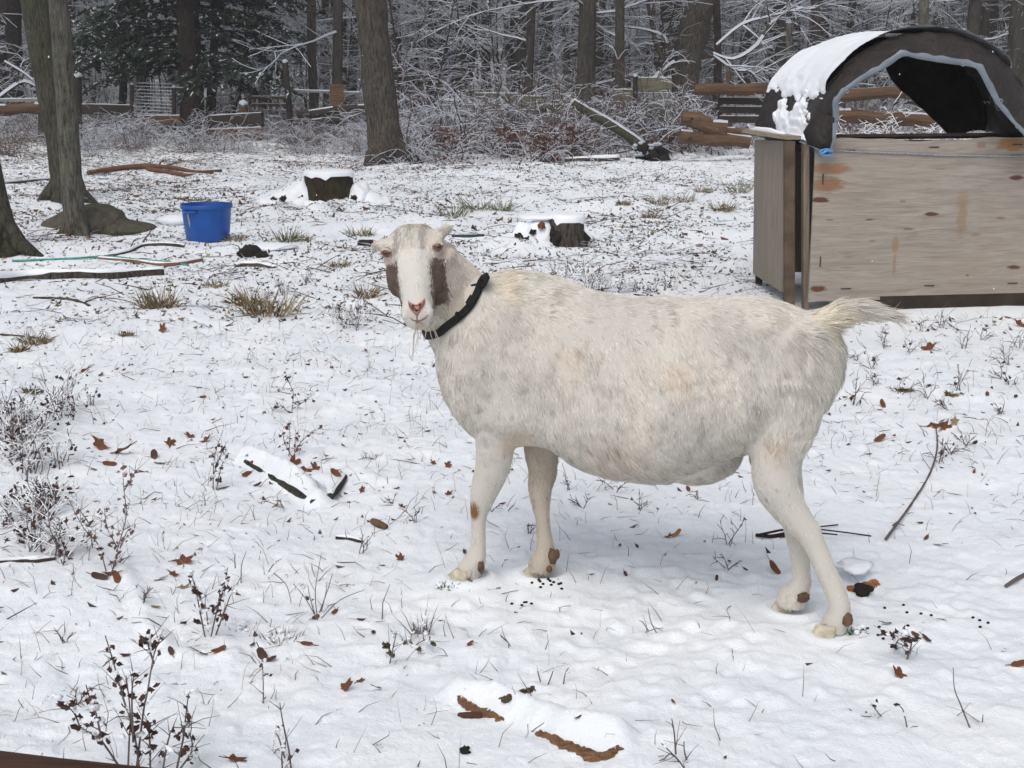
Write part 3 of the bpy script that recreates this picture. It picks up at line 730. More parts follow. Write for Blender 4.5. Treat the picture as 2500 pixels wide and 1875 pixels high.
M['skin_plain'] = m_simple('cream_eyelid', (.55, .46, .38), .8, .2, 90, .3)
GOAT = make_goat()
# ------------------------------------------------------------------ the plywood shelter under its arched tarp
def m_ply():
    m, nt, bs = mat('weathered_plywood'); co = coord(nt, (1.0, 1, 10)); co1 = coord(nt)
    f = noise(nt, co, 2.4, 7, .6, 1.4); g = noise(nt, co1, 1.6, 4, .6); h = noise(nt, coord(nt, (2, 1, 70)), 3, 4, .6)
    c = ramp(nt, f, [(.28, (.24, .21, .18)), (.5, (.35, .315, .27)), (.72, (.44, .395, .34))])
    c = mixc(nt, ramp(nt, g, [(.4, (0, 0, 0)), (.72, (.45,)*3)]), c, (.36, .29, .23))
    c = mixc(nt, ramp(nt, h, [(.54, (0, 0, 0)), (.66, (.6,)*3)]), c, (.165, .15, .135))
    h2 = noise(nt, coord(nt, (1.2, 1, 160)), 4, 5, .7); c = mixc(nt, ramp(nt, h2, [(.38, (.55,)*3), (.6, (0, 0, 0))]), c, (.17, .15, .13))
    return m, nt, bs, c, f, co1
def stain(nt, c, co, cx, cz, rx, rz, col, amt, nz=.5):
    sep = nt.nodes.new('ShaderNodeSeparateXYZ'); nt.links.new(co, sep.inputs[0])
    def M_(op, a, b):
        q = N(nt, 'ShaderNodeMath', op=op)
        for i, x in enumerate((a, b)):
            if isinstance(x, (int, float)): q.inputs[i].default_value = x
            else: nt.links.new(x, q.inputs[i])
        return q.outputs[0]
    dx = M_('DIVIDE', M_('SUBTRACT', sep.outputs[0], cx), rx); dz = M_('DIVIDE', M_('SUBTRACT', sep.outputs[2], cz), rz)
    d = M_('SQRT', M_('ADD', M_('MULTIPLY', dx, dx), M_('MULTIPLY', dz, dz)), 0)
    n = N(nt, 'ShaderNodeTexNoise', Scale=14.0, Detail=5.0); nt.links.new(co, n.inputs['Vector'])
    mp = nt.nodes.new('ShaderNodeMapping'); mp.inputs['Scale'].default_value = (1, 1, 5); nt.links.new(co, mp.inputs[0]); nt.links.new(mp.outputs[0], n.inputs['Vector'])
    t = M_('ADD', d, M_('MULTIPLY', M_('SUBTRACT', n.outputs['Fac'], .5), nz*2.4))
    return mixc(nt, ramp(nt, t, [(.62, (amt,)*3), (1.1, (0, 0, 0))]), c, col)

def make_shelter():
    def hy(Y): return 8.14+(Y-5.24)*1.15
    at = lambda px, py, Y: globals()['at'](px, py, hy(Y))
    root = empty('shelter', (1.9, 8.5, 0)); tag(root, 'weathered plywood animal shelter with a snow covered dark tarp arched over it', 'shelter')
    # front sheet: local frame along the sheet
    A = at(1974, 738, 5.24); A2 = A+(at(2500, 723, 5.42)-A)*1.55; B = at(1981, 342, 5.24)
    ux = (A2-A); Lp = np.linalg.norm(ux); ux /= Lp; ang = math.atan2(ux[1], ux[0])
    nrm = np.array([ux[1], -ux[0], 0]); nrm /= np.linalg.norm(nrm)
    Hh = B[2]-A[2]
    def loc(px, py):     # local (along, up) of a bearing on the sheet
        d = bearing(px, py); o = np.array([0, 0, CAMH]); t = np.dot(A-o, nrm)/np.dot(d, nrm); q = o+d*t-A
        return float(np.dot(q, ux)), float(q[2])
    def cr(X, Y): return (1750+X*.4823, Y*.4823)
    m, nt, bs, c, f, co = m_ply()
    ST = [((575, 855), 125, 33, (.27, .125, .05), .75), ((560, 935), 100, 45, (.24, .11, .045), .75), ((520, 1012), 58, 15, (.085, .022, .012), .9), ((515, 1462), 55, 17, (.10, .025, .012), .9),
          ((902, 1240), 21, 55, (.27, .17, .09), .7), ((898, 1340), 10, 60, (.25, .16, .09), .6), ((1245, 1010), 38, 60, (.27, .19, .12), .55), ((1240, 1110), 32, 110, (.25, .17, .10), .6),
          ((1085, 1083), 42, 13, (.085, .024, .014), .9), ((1515, 900), 45, 15, (.085, .024, .014), .9), ((1500, 1352), 45, 13, (.10, .026, .014), .9), ((1490, 730), 100, 42, (.30, .14, .05), .8), ((1335, 735), 30, 18, (.24, .12, .07), .6),
          ((990, 712), 25, 8, (.20, .11, .07), .6), ((570, 1113), 26, 6, (.17, .11, .07), .7), ((770, 1112), 26, 6, (.10, .08, .06), .8), ((970, 1158), 35, 8, (.15, .11, .08), .7), ((940, 1020), 22, 8, (.21, .12, .07), .6),
          ((785, 1220), 22, 8, (.24, .14, .09), .6), ((1310, 1188), 30, 12, (.22, .14, .09), .6), ((1435, 1103), 30, 9, (.22, .11, .07), .7), ((1130, 855), 35, 6, (.23, .14, .09), .5), ((660, 1355), 50, 6, (.22, .14, .09), .5),
          ((1268, 1394), 12, 7, (.14, .08, .05), .7), ((925, 1468), 25, 8, (.26, .2, .1), .5), ((1110, 1305), 50, 7, (.26, .18, .12), .5)]
    for (X, Y), rx, rz, col, amt in ST:
        cx, cz = loc(*cr(X, Y)); s = .4823*mpp(A)
        c = stain(nt, c, co, cx, cz, rx*s, rz*s, col, amt)
    nt.links.new(c, bs.inputs['Base Color']); bs.inputs['Roughness'].default_value = .85; bs.inputs['Specular IOR Level'].default_value = .2; bump(nt, bs, f, .5, .004)
    M['ply'] = m
    mb = MB(); nx = 40
    top = [Hh+.0+.010*math.sin(i*.35)-.004*math.cos(i*1.1) for i in range(nx+1)]
    vs = []; 
    for i in range(nx+1):
        x = Lp*i/nx; zb = .004*math.sin(i*.9)
        for (y, z) in ((0, zb), (0, top[i]), (.014, top[i]), (.014, zb)): vs.append((x, y, z))
    fs = []
    for i in range(nx):
        for j in range(4): a = i*4+j; b = i*4+(j+1) % 4; fs.append((a, a+4, b+4, b))
    fs += [(0, 1, 2, 3), (nx*4+3, nx*4+2, nx*4+1, nx*4)]
    mb.add(vs, fs)
    sheet = mb.build('plywood_sheet', M['ply'], None); sheet.parent = root; sheet.location = Vector(A)-world_loc(root); sheet.rotation_euler = (0, 0, ang); tag(sheet, 'stained knotty front sheet')
    Rz = Matrix.Rotation(ang, 3, 'Z')
    mdark = m_simple('dark_staple', (.05, .04, .035), .6, .3, 40, 0)
    for X, Y, v in ((1097, 745, 0), (1520, 732, 0), (535, 907, 1), (523, 1325, 1), (652, 1461, 0), (1075, 1446, 0), (1496, 1433, 0), (672, 760, 0)):
        lx, lz = loc(*cr(X, Y)); mb = MB(); mb.box((lx, -.002, lz), (.006, .005, .062) if v else (.062, .005, .006), None)
        o = mb.build('staple', mdark, None); o.parent = root; o.location = Vector(A)-world_loc(root); o.rotation_euler = (0, 0, ang)
    wood = m_wood('weathered_post_wood', (.115, .085, .062), (.25, .20, .15), 2); side = m_wood('grey_side_ply', (.175, .15, .12), (.31, .27, .22), 2, .7, stain=(.14, .12, .10)); M['post_wood'] = wood
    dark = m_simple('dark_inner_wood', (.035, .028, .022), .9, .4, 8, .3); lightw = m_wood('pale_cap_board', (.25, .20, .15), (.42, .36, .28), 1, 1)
    # left side wall (runs away from the camera)
    a0 = at(1908, 714, 5.42); a1 = at(1838, 668, 6.22); b0 = at(1936, 345, 5.36); b1 = at(1842, 341, 6.2)
    mb = MB(); th = np.array([.014, 0, 0]); vs = [a0, a1, b1, b0]+[q+th for q in (a0, a1, b1, b0)]
    mb.add(vs, [(0, 3, 2, 1), (4, 5, 6, 7), (0, 1, 5, 4), (1, 2, 6, 5), (2, 3, 7, 6), (3, 0, 4, 7)]); mb.build('side_wall', side, root)
    mb = MB(); c0 = at(1938, 335, 5.35); c1 = at(1828, 321, 6.25); u = c1-c0; mb.box((c0+c1)/2+np.array([.0, 0, .0]), (.09, np.linalg.norm(u), .022), Matrix.Rotation(math.atan2(-u[0], u[1]), 3, 'Z')); mb.build('cap_board', lightw, root)
    def post(px0, px1, ptop, pbot, Y, d=.05, mt=wood, nm='post'):
        t = at((px0+px1)/2, ptop, Y); b = at((px0+px1)/2, pbot, Y); w = (px1-px0)*mpp(t)
        b = b+(b-t)*.03; mb = MB(); s_ = w/2; dv = np.array([0, d, 0]); sx = np.array([s_, 0, 0])
        mb.add([b-sx, b+sx, b+sx+dv, b-sx+dv, t-sx, t+sx, t+sx+dv, t-sx+dv], [(0, 3, 2, 1), (4, 5, 6, 7), (0, 1, 5, 4), (1, 2, 6, 5), (2, 3, 7, 6), (3, 0, 4, 7)])
        return mb.build(nm, mt, root)
    post(1962, 1976, 352, 768, 5.27, .07); post(1916, 1941, 345, 760, 5.31, .05, m_simple('old_dark_post', (.09, .065, .048), .9, .4, 10, .4)); post(1846, 1862, 345, 690, 6.2, .04, dark)
    # hidden frame: back sheet, far side, skids, floor shadow gap
    ht = B[2]-.04; yb = hy(6.24); xr = A2[0]-.02
    mb = MB(); mb.box(((a1[0]+xr)/2+.02, yb, ht/2+.03), (xr-a1[0]-.05, .014, ht-.08)); mb.build('back_sheet', side, root)
    mb = MB(); mb.box((xr, (hy(5.5)+yb)/2, ht/2+.03), (.014, yb-hy(5.5)-.02, ht-.08)); mb.build('side_wall', side, root)
    for y in (hy(5.42), hy(6.1)): mb = MB(); mb.box(((2.05+xr)/2, y+.02, .03), (xr-2.3, .09, .09), Matrix.Rotation(ang, 3, 'Z')); mb.build('skid', dark, root)
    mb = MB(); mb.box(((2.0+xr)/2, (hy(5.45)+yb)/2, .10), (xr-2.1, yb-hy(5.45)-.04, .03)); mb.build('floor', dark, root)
    mb = MB(); r0 = B+np.array([.02, .05, .014]); mb.tube([r0, r0+ux*(Lp-.03)], .016, 4); mb.build('top_rail', dark, root)
    # ---- tarp
    YF, YB = hy(5.34), hy(6.3); ap = globals()['at'](2268, 79, YF); f0 = globals()['at'](1988, 322, YF); XC = ap[0]; Z0 = f0[2]; BH = ap[2]-Z0; AW = XC-f0[0]
    XB = globals()['at'](2142, 84, YB)[0]; AB = XB-globals()['at'](1850, 318, YB)[0]
    def hoop(th, Y, k=1.0, dz=0):
        v = (Y-YF)/(YB-YF); xc, aw = XC+(XB-XC)*v, AW+(AB-AW)*v
        return np.array([xc+aw*k*math.cos(th), Y, Z0+dz+BH*k*math.sin(th)])
    m, nt, bs = mat('dark_tarp'); co = coord(nt); f = noise(nt, co, 5, 5, .6, .8); w = noise(nt, coord(nt, (1, 1, 1)), 160, 2)
    nt.links.new(ramp(nt, f, [(.3, (.020, .016, .015)), (.7, (.040, .032, .029))]), bs.inputs['Base Color']); bs.inputs['Roughness'].default_value = .55; bs.inputs['Specular IOR Level'].default_value = .3; bump(nt, bs, noise(nt, coord(nt, (1, 1, 1)), 9, 6, .6, 2.0), .8, .05); mt = m
    m, nt, bs = mat('grey_hem_tape'); co = coord(nt); f = noise(nt, co, 11, 4); nt.links.new(ramp(nt, f, [(.3, (.13, .155, .185)), (.7, (.21, .245, .285))]), bs.inputs['Base Color']); bs.inputs['Roughness'].default_value = .45; mh = m
    nth, ny = 60, 16; vs = []; fs = []
    for j in range(ny+1):
        Y = YF+(YB-YF)*j/ny; sag = -.03*math.sin(math.pi*j/ny)
        for i in range(nth+1):
            th = math.radians(184)-math.radians(188)*i/nth; q = hoop(th, Y, 1+sag+.006*math.sin(i*1.3+j)); q[2] += .006*math.sin(j*1.7+i*.8); vs.append(q)
    for j in range(ny):
        for i in range(nth): a = j*(nth+1)+i; fs.append((a, a+1, a+nth+2, a+nth+1))
    mb = MB(); mb.add(vs, fs); tp = mb.build('tarp', mt, root, smooth=True); s = tp.modifiers.new('t', 'SOLIDIFY'); s.thickness = .004
    # front flap: hoop edge to hem
    HEM = [(181, 2034, 300), (172, 2033, 272), (162, 2033, 247), (152, 2045, 229), (143, 2063, 212), (125, 2112, 178), (110, 2160, 150), (97, 2198, 124), (88, 2238, 129), (78, 2280, 134), (62, 2345, 144), (50, 2391, 154), (43, 2405, 170), (38, 2416, 190),
           (27, 2444, 246), (17, 2470, 282), (8, 2500, 318), (0, 2535, 362), (-4, 2560, 392)]
    HI = catmull(HEM, 3)
    def flap(hem, Yh, Yt, nm, tape=16, bul=.03):
        vs = []; fs = []; K = 6; mt_ = []
        for (th, px, py) in hem:
            a = hoop(math.radians(th), Yh); b = at(px, py, Yt); d = b-a
            dd = np.array([XC, hy(Yt), Z0+.15])-b; dd[1] = 0; dd /= np.linalg.norm(dd)
            tp_ = dd*tape*mpp(b)
            for k in range(K):
                t = k/(K-1); q = a+d*t; q[1] += (-bul if Yh < hy(5.8) else bul)*math.sin(math.pi*t)*.8; q[2] += .006*math.sin(th*.5+k*2); vs.append(q)
            vs.append(b+tp_*1.0)
        K += 1
        for i in range(len(hem)-1):
            for k in range(K-1): a = i*K+k; fs.append((a, a+1, a+K+1, a+K)); mt_.append(1 if k == K-2 else 0)
        mb = MB(); mb.add(vs, fs, mt_); o = mb.build(nm, [mt, mh], root, smooth=True); s = o.modifiers.new('t', 'SOLIDIFY'); s.thickness = .004; return o
    flap(HI, YF, 5.20, 'tarp_flap')
    BK = [(184, 1862, 318), (150, 1990, 200), (120, 2080, 140), (100, 2130, 135), (80, 2155, 150), (62, 2168, 178), (45, 2185, 205), (28, 2240, 255), (12, 2285, 298), (-3, 2318, 330)]
    flap(catmull(BK, 3), YB, 6.33, 'tarp_flap', tape=1)
    # lower skirt at the left foot, with its taped hem and snow
    c0 = hoop(math.radians(184), YF); c1 = hoop(math.radians(184), YB); vs = []; fs = []; mt_ = []; n = 14
    e0 = at(2004, 362, 5.19); e1 = at(1846, 317, 6.28)
    for i in range(n+1):
        t = i/n; a = c0+(c1-c0)*t; b = e0+(e1-e0)*t+np.array([0, 0, .012*math.sin(i*1.1)]); nn = b-a; L = np.linalg.norm(nn); h = b+np.array([.004, -.01, -.045])
        vs += [a, (a+b)/2+np.array([-.02, 0, 0]), b, h]
    for i in range(n):
        for k in range(3): a = i*4+k; fs.append((a, a+1, a+5, a+4)); mt_.append(1 if k == 2 else 0)
    mb = MB(); mb.add(vs, fs, mt_); o = mb.build('tarp_skirt', [mt, mh], root, smooth=True); s = o.modifiers.new('t', 'SOLIDIFY'); s.thickness = .004
    # corner that hangs over the sheet
    q = [at(2008, 318, 5.15)]+[at(x_, y_, Y_) for x_, y_, Y_ in ((2037, 288, 5.18), (2033, 335, 5.17), (2022, 379, 5.16), (2004, 368, 5.18), (1972, 352, 5.26), (1962, 322, 5.32), (1982, 292, 5.26), (2010, 276, 5.20))]
    mb = MB(); mb.add(q, [(0, k, k % 8+1) for k in range(1, 9)]); o = mb.build('tarp_corner', [mt], root, smooth=True); s = o.modifiers.new('t', 'SOLIDIFY'); s.thickness = .004
    mb = MB(); a, b = at(2004, 360, 5.17), at(2022, 374, 5.165); a2, b2 = at(2034, 300, 5.175), at(2020, 374, 5.165)
    mb.tube([at(1955, 346, 5.35), at(1985, 357, 5.24), at(2008, 368, 5.165), at(2021, 376, 5.16)], [.016, .02, .022, .012], 4, flat=.25); mb.tube([a2, at(2032, 335, 5.17), b2], [.022, .022, .012], 4, flat=.25, up=(0, -1, 0)); mb.build('hem_tape', mh, root)
    mblue = m_simple('blue_cord', (.10, .27, .52), .5, .3, 60, 0); mpale = m_simple('grey_cord', (.26, .29, .33), .6, .3, 60, 0)
    mb = MB(); k0 = at(2017, 372, 5.15); mb.tube([k0+np.array([.035*math.cos(a), -.004*math.sin(3*a), .018*math.sin(a)]) for a in np.linspace(0, 6.3, 16)], .006, 6); mb.tube([k0+np.array([-.03, 0, -.01]), k0+np.array([0, -.01, .01]), k0+np.array([.035, 0, .0])], .008, 6); mb.build('cord_knot', mblue, root, smooth=True)
    mb = MB(); pts = []
    for X, Y in ((590, 762), (700, 768), (850, 775), (1000, 780), (1150, 788), (1300, 791), (1450, 793), (1600, 795), (1750, 797)):
        lx, lz = loc(*cr(X, Y)); q = A+ux*lx+np.array([0, 0, lz])+nrm*.008; pts.append(q)
    mb.tube(pts, .0048, 6); mb.build('tie_cord', mpale, root, smooth=True)
    m, nt, bs = mat('grommet_metal'); bs.inputs['Base Color'].default_value = (.3, .3, .3, 1); bs.inputs['Metallic'].default_value = .9; bs.inputs['Roughness'].default_value = .4
    for X, Y in ((658, 462), (1245, 326), (1437, 510), (1520, 640)):
        q = at(*cr(X, Y), 5.185); mb = MB(); mb.tube([q+np.array([.009*math.cos(a), -.004, .009*math.sin(a)]) for a in np.linspace(0, 6.283, 14)], .003, 6, cap=False); mb.build('grommet', m, root, smooth=True)
    # hoop pipes under the tarp
    for Y in (YF+.02, YB-.02):
        mb = MB(); mb.tube([hoop(math.radians(a), Y, .975) for a in range(180, -1, -9)], .012, 8); mb.build('hoop', dark, root, smooth=True)
    # ---- snow cap: thick sheet with a ragged lower edge
    nth, ny = 150, 60; vs = {}; VV = []; fs = []
    def snow_on(th, v):
        # v 0 front .. 1 back ; returns thickness
        d = math.degrees(th)
        e = .20*vnoise(d*.16, v*9, 0, 3)+.10*vnoise(d*.5, v*22, 0, 4)
        t = (158-d)/10.0+e*2.2
        t = min(t, v*14+e*1.0+1.1 if d > 44 else (v-(44-d)/60.0)*8+e*1.5+.6)
        t = min(t, (d-15)/14.0+e*2)
        return float(np.clip(t, 0, 1))
    T = np.zeros((ny+1, nth+1))
    for j in range(ny+1):
        for i in range(nth+1): T[j, i] = snow_on(math.radians(176-170*i/nth), j/ny)
    for j in range(ny+1):
        for i in range(nth+1):
            th = math.radians(176-170*i/nth); v = j/ny; Y = YF-.015+(YB-YF+.03)*v; q = hoop(th, min(Y, YB), 1+(-.03*math.sin(math.pi*v))); q[1] = Y
            h = .034*T[j, i]**.6*(1+.25*float(vnoise(i*.12, j*.2, 0, 9)))*(.55+.45*min(1, max(0, math.sin(th)*1.4)))
            n_ = np.array([math.cos(th)/AW, 0, math.sin(th)/BH]); n_ /= np.linalg.norm(n_); q = q+n_*(h+.004 if T[j, i] > 0 else -.012)
            q[2] += .002*float(vnoise(i*.9, j*.9, 0, 19)); VV.append(q)
    for j in range(ny):
        for i in range(nth):
            if max(T[j, i], T[j+1, i], T[j, i+1], T[j+1, i+1]) > 0: a = j*(nth+1)+i; fs.append((a, a+1, a+nth+2, a+nth+1))
    mb = MB(); mb.add(VV, fs); mb.build('snow_cover', M['snow'], root, smooth=True)
    # snow lying in the sagging skirt: a crusted sheet with a ragged upper edge
    nt2, nu = 120, 80; VV = []; fs = []; T = np.zeros((nt2+1, nu+1))
    for i in range(nt2+1):
        t = -.02+1.10*i/nt2; a = c0+(c1-c0)*min(t, 1.02); b = e0+(e1-e0)*t
        for k in range(nu+1):
            u = 1.06-2.2*k/nu
            if u >= 0: q = a+(b-a)*u+np.array([-.02*math.sin(math.pi*min(u, 1)), 0, 0])
            else: q = hoop(math.radians(184+u*25), YF+(YB-YF)*min(max(t, 0), 1.0), 1.0)
            lim = -.05-.80*max(0, 1-abs(t-.30)/.22)-.35*max(0, 1-abs(t-.62)/.16)+.3*max(0, t-.8)*4; e = .62*float(vnoise(t*9, u*2.6, 0, 3))+.25*float(vnoise(t*26, u*8, 0, 4))
            m_ = np.clip((u-lim+e)*3, 0, 1)*np.clip((t-.10+.06*float(vnoise(u*9, 1, 0, 8)))*14, 0, 1); T[i, k] = m_
            h = (.024+.014*float(vnoise(t*22, u*9, 0, 9)))*m_**.5*(1+(.7 if u > .8 else 0))
            VV.append(q+np.array([-.62, -.45, .50])*(h+.006 if m_ > 0 else -.014)+np.array([0, 0, .002*float(vnoise(t*90, u*40, 0, 5))]))
    for i in range(nt2):
        for k in range(nu):
            if max(T[i, k], T[i+1, k], T[i, k+1], T[i+1, k+1]) > 0: a = i*(nu+1)+k; fs.append((a, a+1, a+nu+2, a+nu+1))
    mb = MB(); mb.add(VV, fs); mb.build('skirt_snow', [M['snow']], root, smooth=True)
    mb = MB(); mb.tube([at(1826, 318, 6.26), at(1850, 318, 6.12), at(1880, 321, 5.85), at(1915, 329, 5.55)], [.006, .022, .022, .012], 12, nz=.35, seed=4, flat=.8); mb.build('ledge_snow', [M['snow']], root, smooth=True)
make_shelter()

# ------------------------------------------------------------------ blue tub
def make_tub():
    c = G(508, 588); root = empty('plastic_tub', c); tag(root, 'bright blue round plastic tub with rope handles standing on the snow', 'tub')
    mblue, nt, bs = mat('blue_plastic'); co = coord(nt); f = noise(nt, co, 9, 4)
    nt.links.new(ramp(nt, f, [(.3, (.004, .060, .27)), (.7, (.006, .080, .35))]), bs.inputs['Base Color']); bs.inputs['Roughness'].default_value = .38; bs.inputs['Specular IOR Level'].default_value = .4
    s = mpp(c); R1 = 61*s*1.0; R0 = 52*s; Hh = 90*s/math.cos(math.radians(9))*.98
    prof = [(0, .012), (R0*.96, .010), (R0, .02), (R0+(R1-R0)*.55, Hh*.6), (R1*.965, Hh-.035), (R1*.97, Hh-.030), (R1*1.02, Hh-.030), (R1*1.025, Hh-.002), (R1*1.01, Hh+.004), (R1*.955, Hh+.002), (R1*.935, Hh-.02), (R0*.94, .035), (0, .03)]
    n = 64; vs = []; fs = []
    for r, z in prof:
        for j in range(n): a = 2*math.pi*j/n; vs.append(c+np.array([r*math.cos(a), r*math.sin(a), z]))
    for i in range(len(prof)-1):
        for j in range(n): a = i*n+j; b = i*n+(j+1) % n; fs.append((a, b, b+n, a+n))
    mb = MB(); mb.add(vs, fs); o = mb.build('shell', mblue, root, smooth=True)
    bv = o.modifiers.new('b', 'EDGE_SPLIT'); bv.split_angle = math.radians(40)
    for az in (-118, 62):
        a0 = math.radians(az); mb = MB(); pts = []
        for t in np.linspace(-1, 1, 11):
            a = a0+t*.30; out = .004+.030*(1-t*t)**.6; pts.append(c+np.array([(R1*.99+out)*math.cos(a), (R1*.99+out)*math.sin(a), Hh-.045-.006*(1-t*t)]))
        mb.tube(pts, .009, 8, flat=1.3); mb.build('handle', mblue, root, smooth=True)
    mr = m_simple('pale_rope', (.45, .42, .32), .9, .3, 90, .3); a0 = math.radians(-126); mb = MB()
    mb.tube([c+np.array([(R1*.98-k*.006)*math.cos(a0), (R1*.98-k*.006)*math.sin(a0), Hh-.07-k*.03]) for k in range(6)], .007, 6); mb.build('rope', mr, root, smooth=True)
make_tub()

# ------------------------------------------------------------------ trees
RS = random.Random(11)
def rv(r): return np.array([r.gauss(0, 1), r.gauss(0, 1), r.gauss(0, 1)])
def branch(mb, p, d, L, r, depth, rng, m=0, top=1, grav=-.05, nseg=5, kids=4, wob=.22, spread=.9, minr=.003, n0=4):
    pts = [np.asarray(p, float)]; rad = [r]; dd = np.asarray(d, float)/np.linalg.norm(d); ds = []
    for i in range(nseg):
        dd = dd+rv(rng)*wob*.5+np.array([0, 0, grav]); dd /= np.linalg.norm(dd)
        pts.append(pts[-1]+dd*L/nseg); rad.append(max(minr*.7, r*(1-.8*(i+1)/nseg))); ds.append(dd.copy())
    mb.tube(pts, rad, n0, m=m, top=top, cap=False)
    if depth > 0:
        for k in range(kids):
            t = rng.uniform(.2, 1.0); i = min(int(t*nseg), nseg-1); q = pts[i]+(pts[i+1]-pts[i])*(t*nseg-i)
            nd = ds[i]+rv(rng)*spread*.6; nd[2] *= .75
            branch(mb, q, nd, L*rng.uniform(.35, .6), max(minr, rad[i]*.6), depth-1, rng, m, top, grav, max(3, nseg-1), max(2, kids-1), wob*1.15, spread, minr)

def crown_mesh(seed, h0, h1, n=26, L=2.2, r=.045, depth=2, kids=4, mats=None):
    rng = random.Random(seed); mb = MB()
    for k in range(n):
        z = h0+(h1-h0)*(k+rng.random())/n; a = rng.uniform(0, 6.28); f = 1-.5*(z-h0)/(h1-h0)
        branch(mb, (0, 0, z), (math.cos(a), math.sin(a), rng.uniform(.15, .8)), L*f*rng.uniform(.6, 1.2), r*f, depth, rng, grav=.0, kids=kids)
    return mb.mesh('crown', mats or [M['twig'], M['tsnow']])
CROWNS = [crown_mesh(k, 0, 6.5) for k in range(3)]
def tree(pts, mt, label, name='bare_tree', group=None, top_h=12.5, nz=.10, flare=1.5, crown=0, crown_h=4.6, lichen=None, n=18, roots=3, cat='tree', extra=None):
    # pts: (px, py, half width px) from ground upwards at one distance; first point gives the spot
    px, py, hw = pts[0]; g = G(px, py); Y = g[1]; root = empty(name, g); tag(root, label, cat, group)
    P_ = []; R_ = []
    for i, q in enumerate(pts):
        p = at(q[0], q[1], Y); 
        if i == 0: p = g.copy(); p[2] -= .06
        P_.append(p); R_.append(q[2]*mpp(p))
    d = P_[-1]-P_[-2]; d /= np.linalg.norm(d); base_top = P_[-1]
    d = d*.6+np.array([0, 0, .4]); d /= np.linalg.norm(d); Lr = max(2., top_h-base_top[2])
    for k in range(1, 7): P_.append(base_top+d*Lr*k/6+np.array([.06*math.sin(k*2.1+px), .05*math.cos(k*1.7), 0])); R_.append(R_[len(pts)-1]*(1-.78*k/6))
    A = catmull(np.column_stack([np.array(P_), R_]), 6)
    mb = MB(); mb.tube(A[:, :3], list(A[:, 3]), n, nz=nz, seed=int(px)); tr = mb.build('trunk', [mt], root, smooth=True)
    r0 = R_[1]; rng = random.Random(int(px*7+py))
    for k in range(roots):
        a = rng.uniform(0, 6.28) if roots > 3 else [-2.6, -.5, -1.6][k % 3]+rng.uniform(-.3, .3); L = r0*rng.uniform(1.6, 2.6)*flare/1.5
        q0 = g+np.array([math.cos(a)*r0*.35, math.sin(a)*r0*.35, r0*1.5]); q1 = g+np.array([math.cos(a)*r0*1.15, math.sin(a)*r0*1.15, r0*.35]); q2 = g+np.array([math.cos(a)*L, math.sin(a)*L, -.03])
        mb = MB(); mb.tube([q0, q1, q2], [r0*.35, r0*.42, r0*.12], 10, nz=.12, seed=k); mb.build('root', [mt], root, smooth=True)
    if crown is not None:
        z0 = max(crown_h, 0); t_ = (g[2]+z0-base_top[2]); cpos = np.interp(z0+g[2], [p[2] for p in P_], [p[0] for p in P_]), np.interp(z0+g[2], [p[2] for p in P_], [p[1] for p in P_]), z0+g[2]
        o = bpy.data.objects.new('crown', CROWNS[crown % 3]); COL.objects.link(o); o.parent = root; o.location = Vector(cpos)-world_loc(root)
        s = (top_h+g[2]-cpos[2])/6.5; o.scale = (max(s, .7), max(s, .7), max(s, .5)); o.rotation_euler = (0, 0, rng.uniform(0, 6))
    if extra: extra(root, g, Y)
    return root
def limb_px(root, pts, Y, mt, name='branch', top=True, kids=5, seed=1, dY=0.0, L=.7, depth=1, n=6):
    P_ = []; R_ = []
    for i, (px, py, hw) in enumerate(pts):
        p = at(px, py, Y+dY*i); P_.append(p); R_.append(hw*mpp(p))
    A = catmull(np.column_stack([np.array(P_), R_]), 3); mb = MB(); mb.tube(A[:, :3], list(A[:, 3]), 4 if top else n, m=0, top=1 if top else None, cap=True)
    rng = random.Random(seed)
    for k in range(kids):
        i = rng.randrange(2, len(A)); nd = (A[i, :3]-A[i-1, :3]); nd /= np.linalg.norm(nd)
        branch(mb, A[i, :3], nd+rv(rng)*.55, L*rng.uniform(.5, 1.2), max(.004, A[i, 3]*.5), depth, rng, kids=3)
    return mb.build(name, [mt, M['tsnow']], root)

tree([(186, 572, 30), (184, 555, 27), (178, 480, 26), (172, 400, 25), (165, 300, 25), (158, 200, 24), (150, 100, 24), (142, 0, 24), (138, -60, 24)], M['bark_grey'], 'slim grey lichen spotted trunk standing right beside the boulder at the left', top_h=11, crown=0, flare=1.1)
tree([(170, 486, 50), (168, 465, 40), (160, 420, 36), (146, 350, 34), (128, 260, 31), (112, 170, 31), (98, 90, 32), (84, 0, 33), (76, -60, 33)], M['moss'], 'mossy leaning trunk right behind the slim grey trunk at the left', top_h=8, crown=1, flare=1.7)
tree([(12, 612, 62), (8, 590, 48), (2, 540, 35), (-8, 480, 28), (-18, 420, 23), (-30, 350, 22), (-48, 250, 21), (-64, 150, 20)], M['moss'], 'mossy tree foot cut off by the left edge of the picture', top_h=7, crown=2, crown_h=4.2, flare=1.9)
tree([(945, 398, 52), (943, 380, 44), (938, 330, 41), (930, 250, 40), (921, 160, 39), (913, 80, 38), (906, 0, 38), (902, -50, 38)], M['bark_brown'], 'thick brown trunk standing alone behind the larger stump', top_h=10, crown=0, crown_h=5)
tree([(1058, 285, 13), (1056, 250, 13), (1056, 160, 13), (1057, 80, 14), (1060, 0, 14), (1061, -40, 14)], M['bark_brown'], 'slender olive brown tree just right of the thick brown trunk', top_h=9, crown=1, crown_h=5, roots=0, nz=.05)
tree([(770, 322, 14), (768, 300, 12), (765, 230, 11), (762, 150, 11), (760, 70, 11), (760, 0, 11)], M['bark_brown'], 'thin straight tree beside the slatted pallet gate', top_h=9, crown=2, crown_h=5, roots=0, nz=.05)
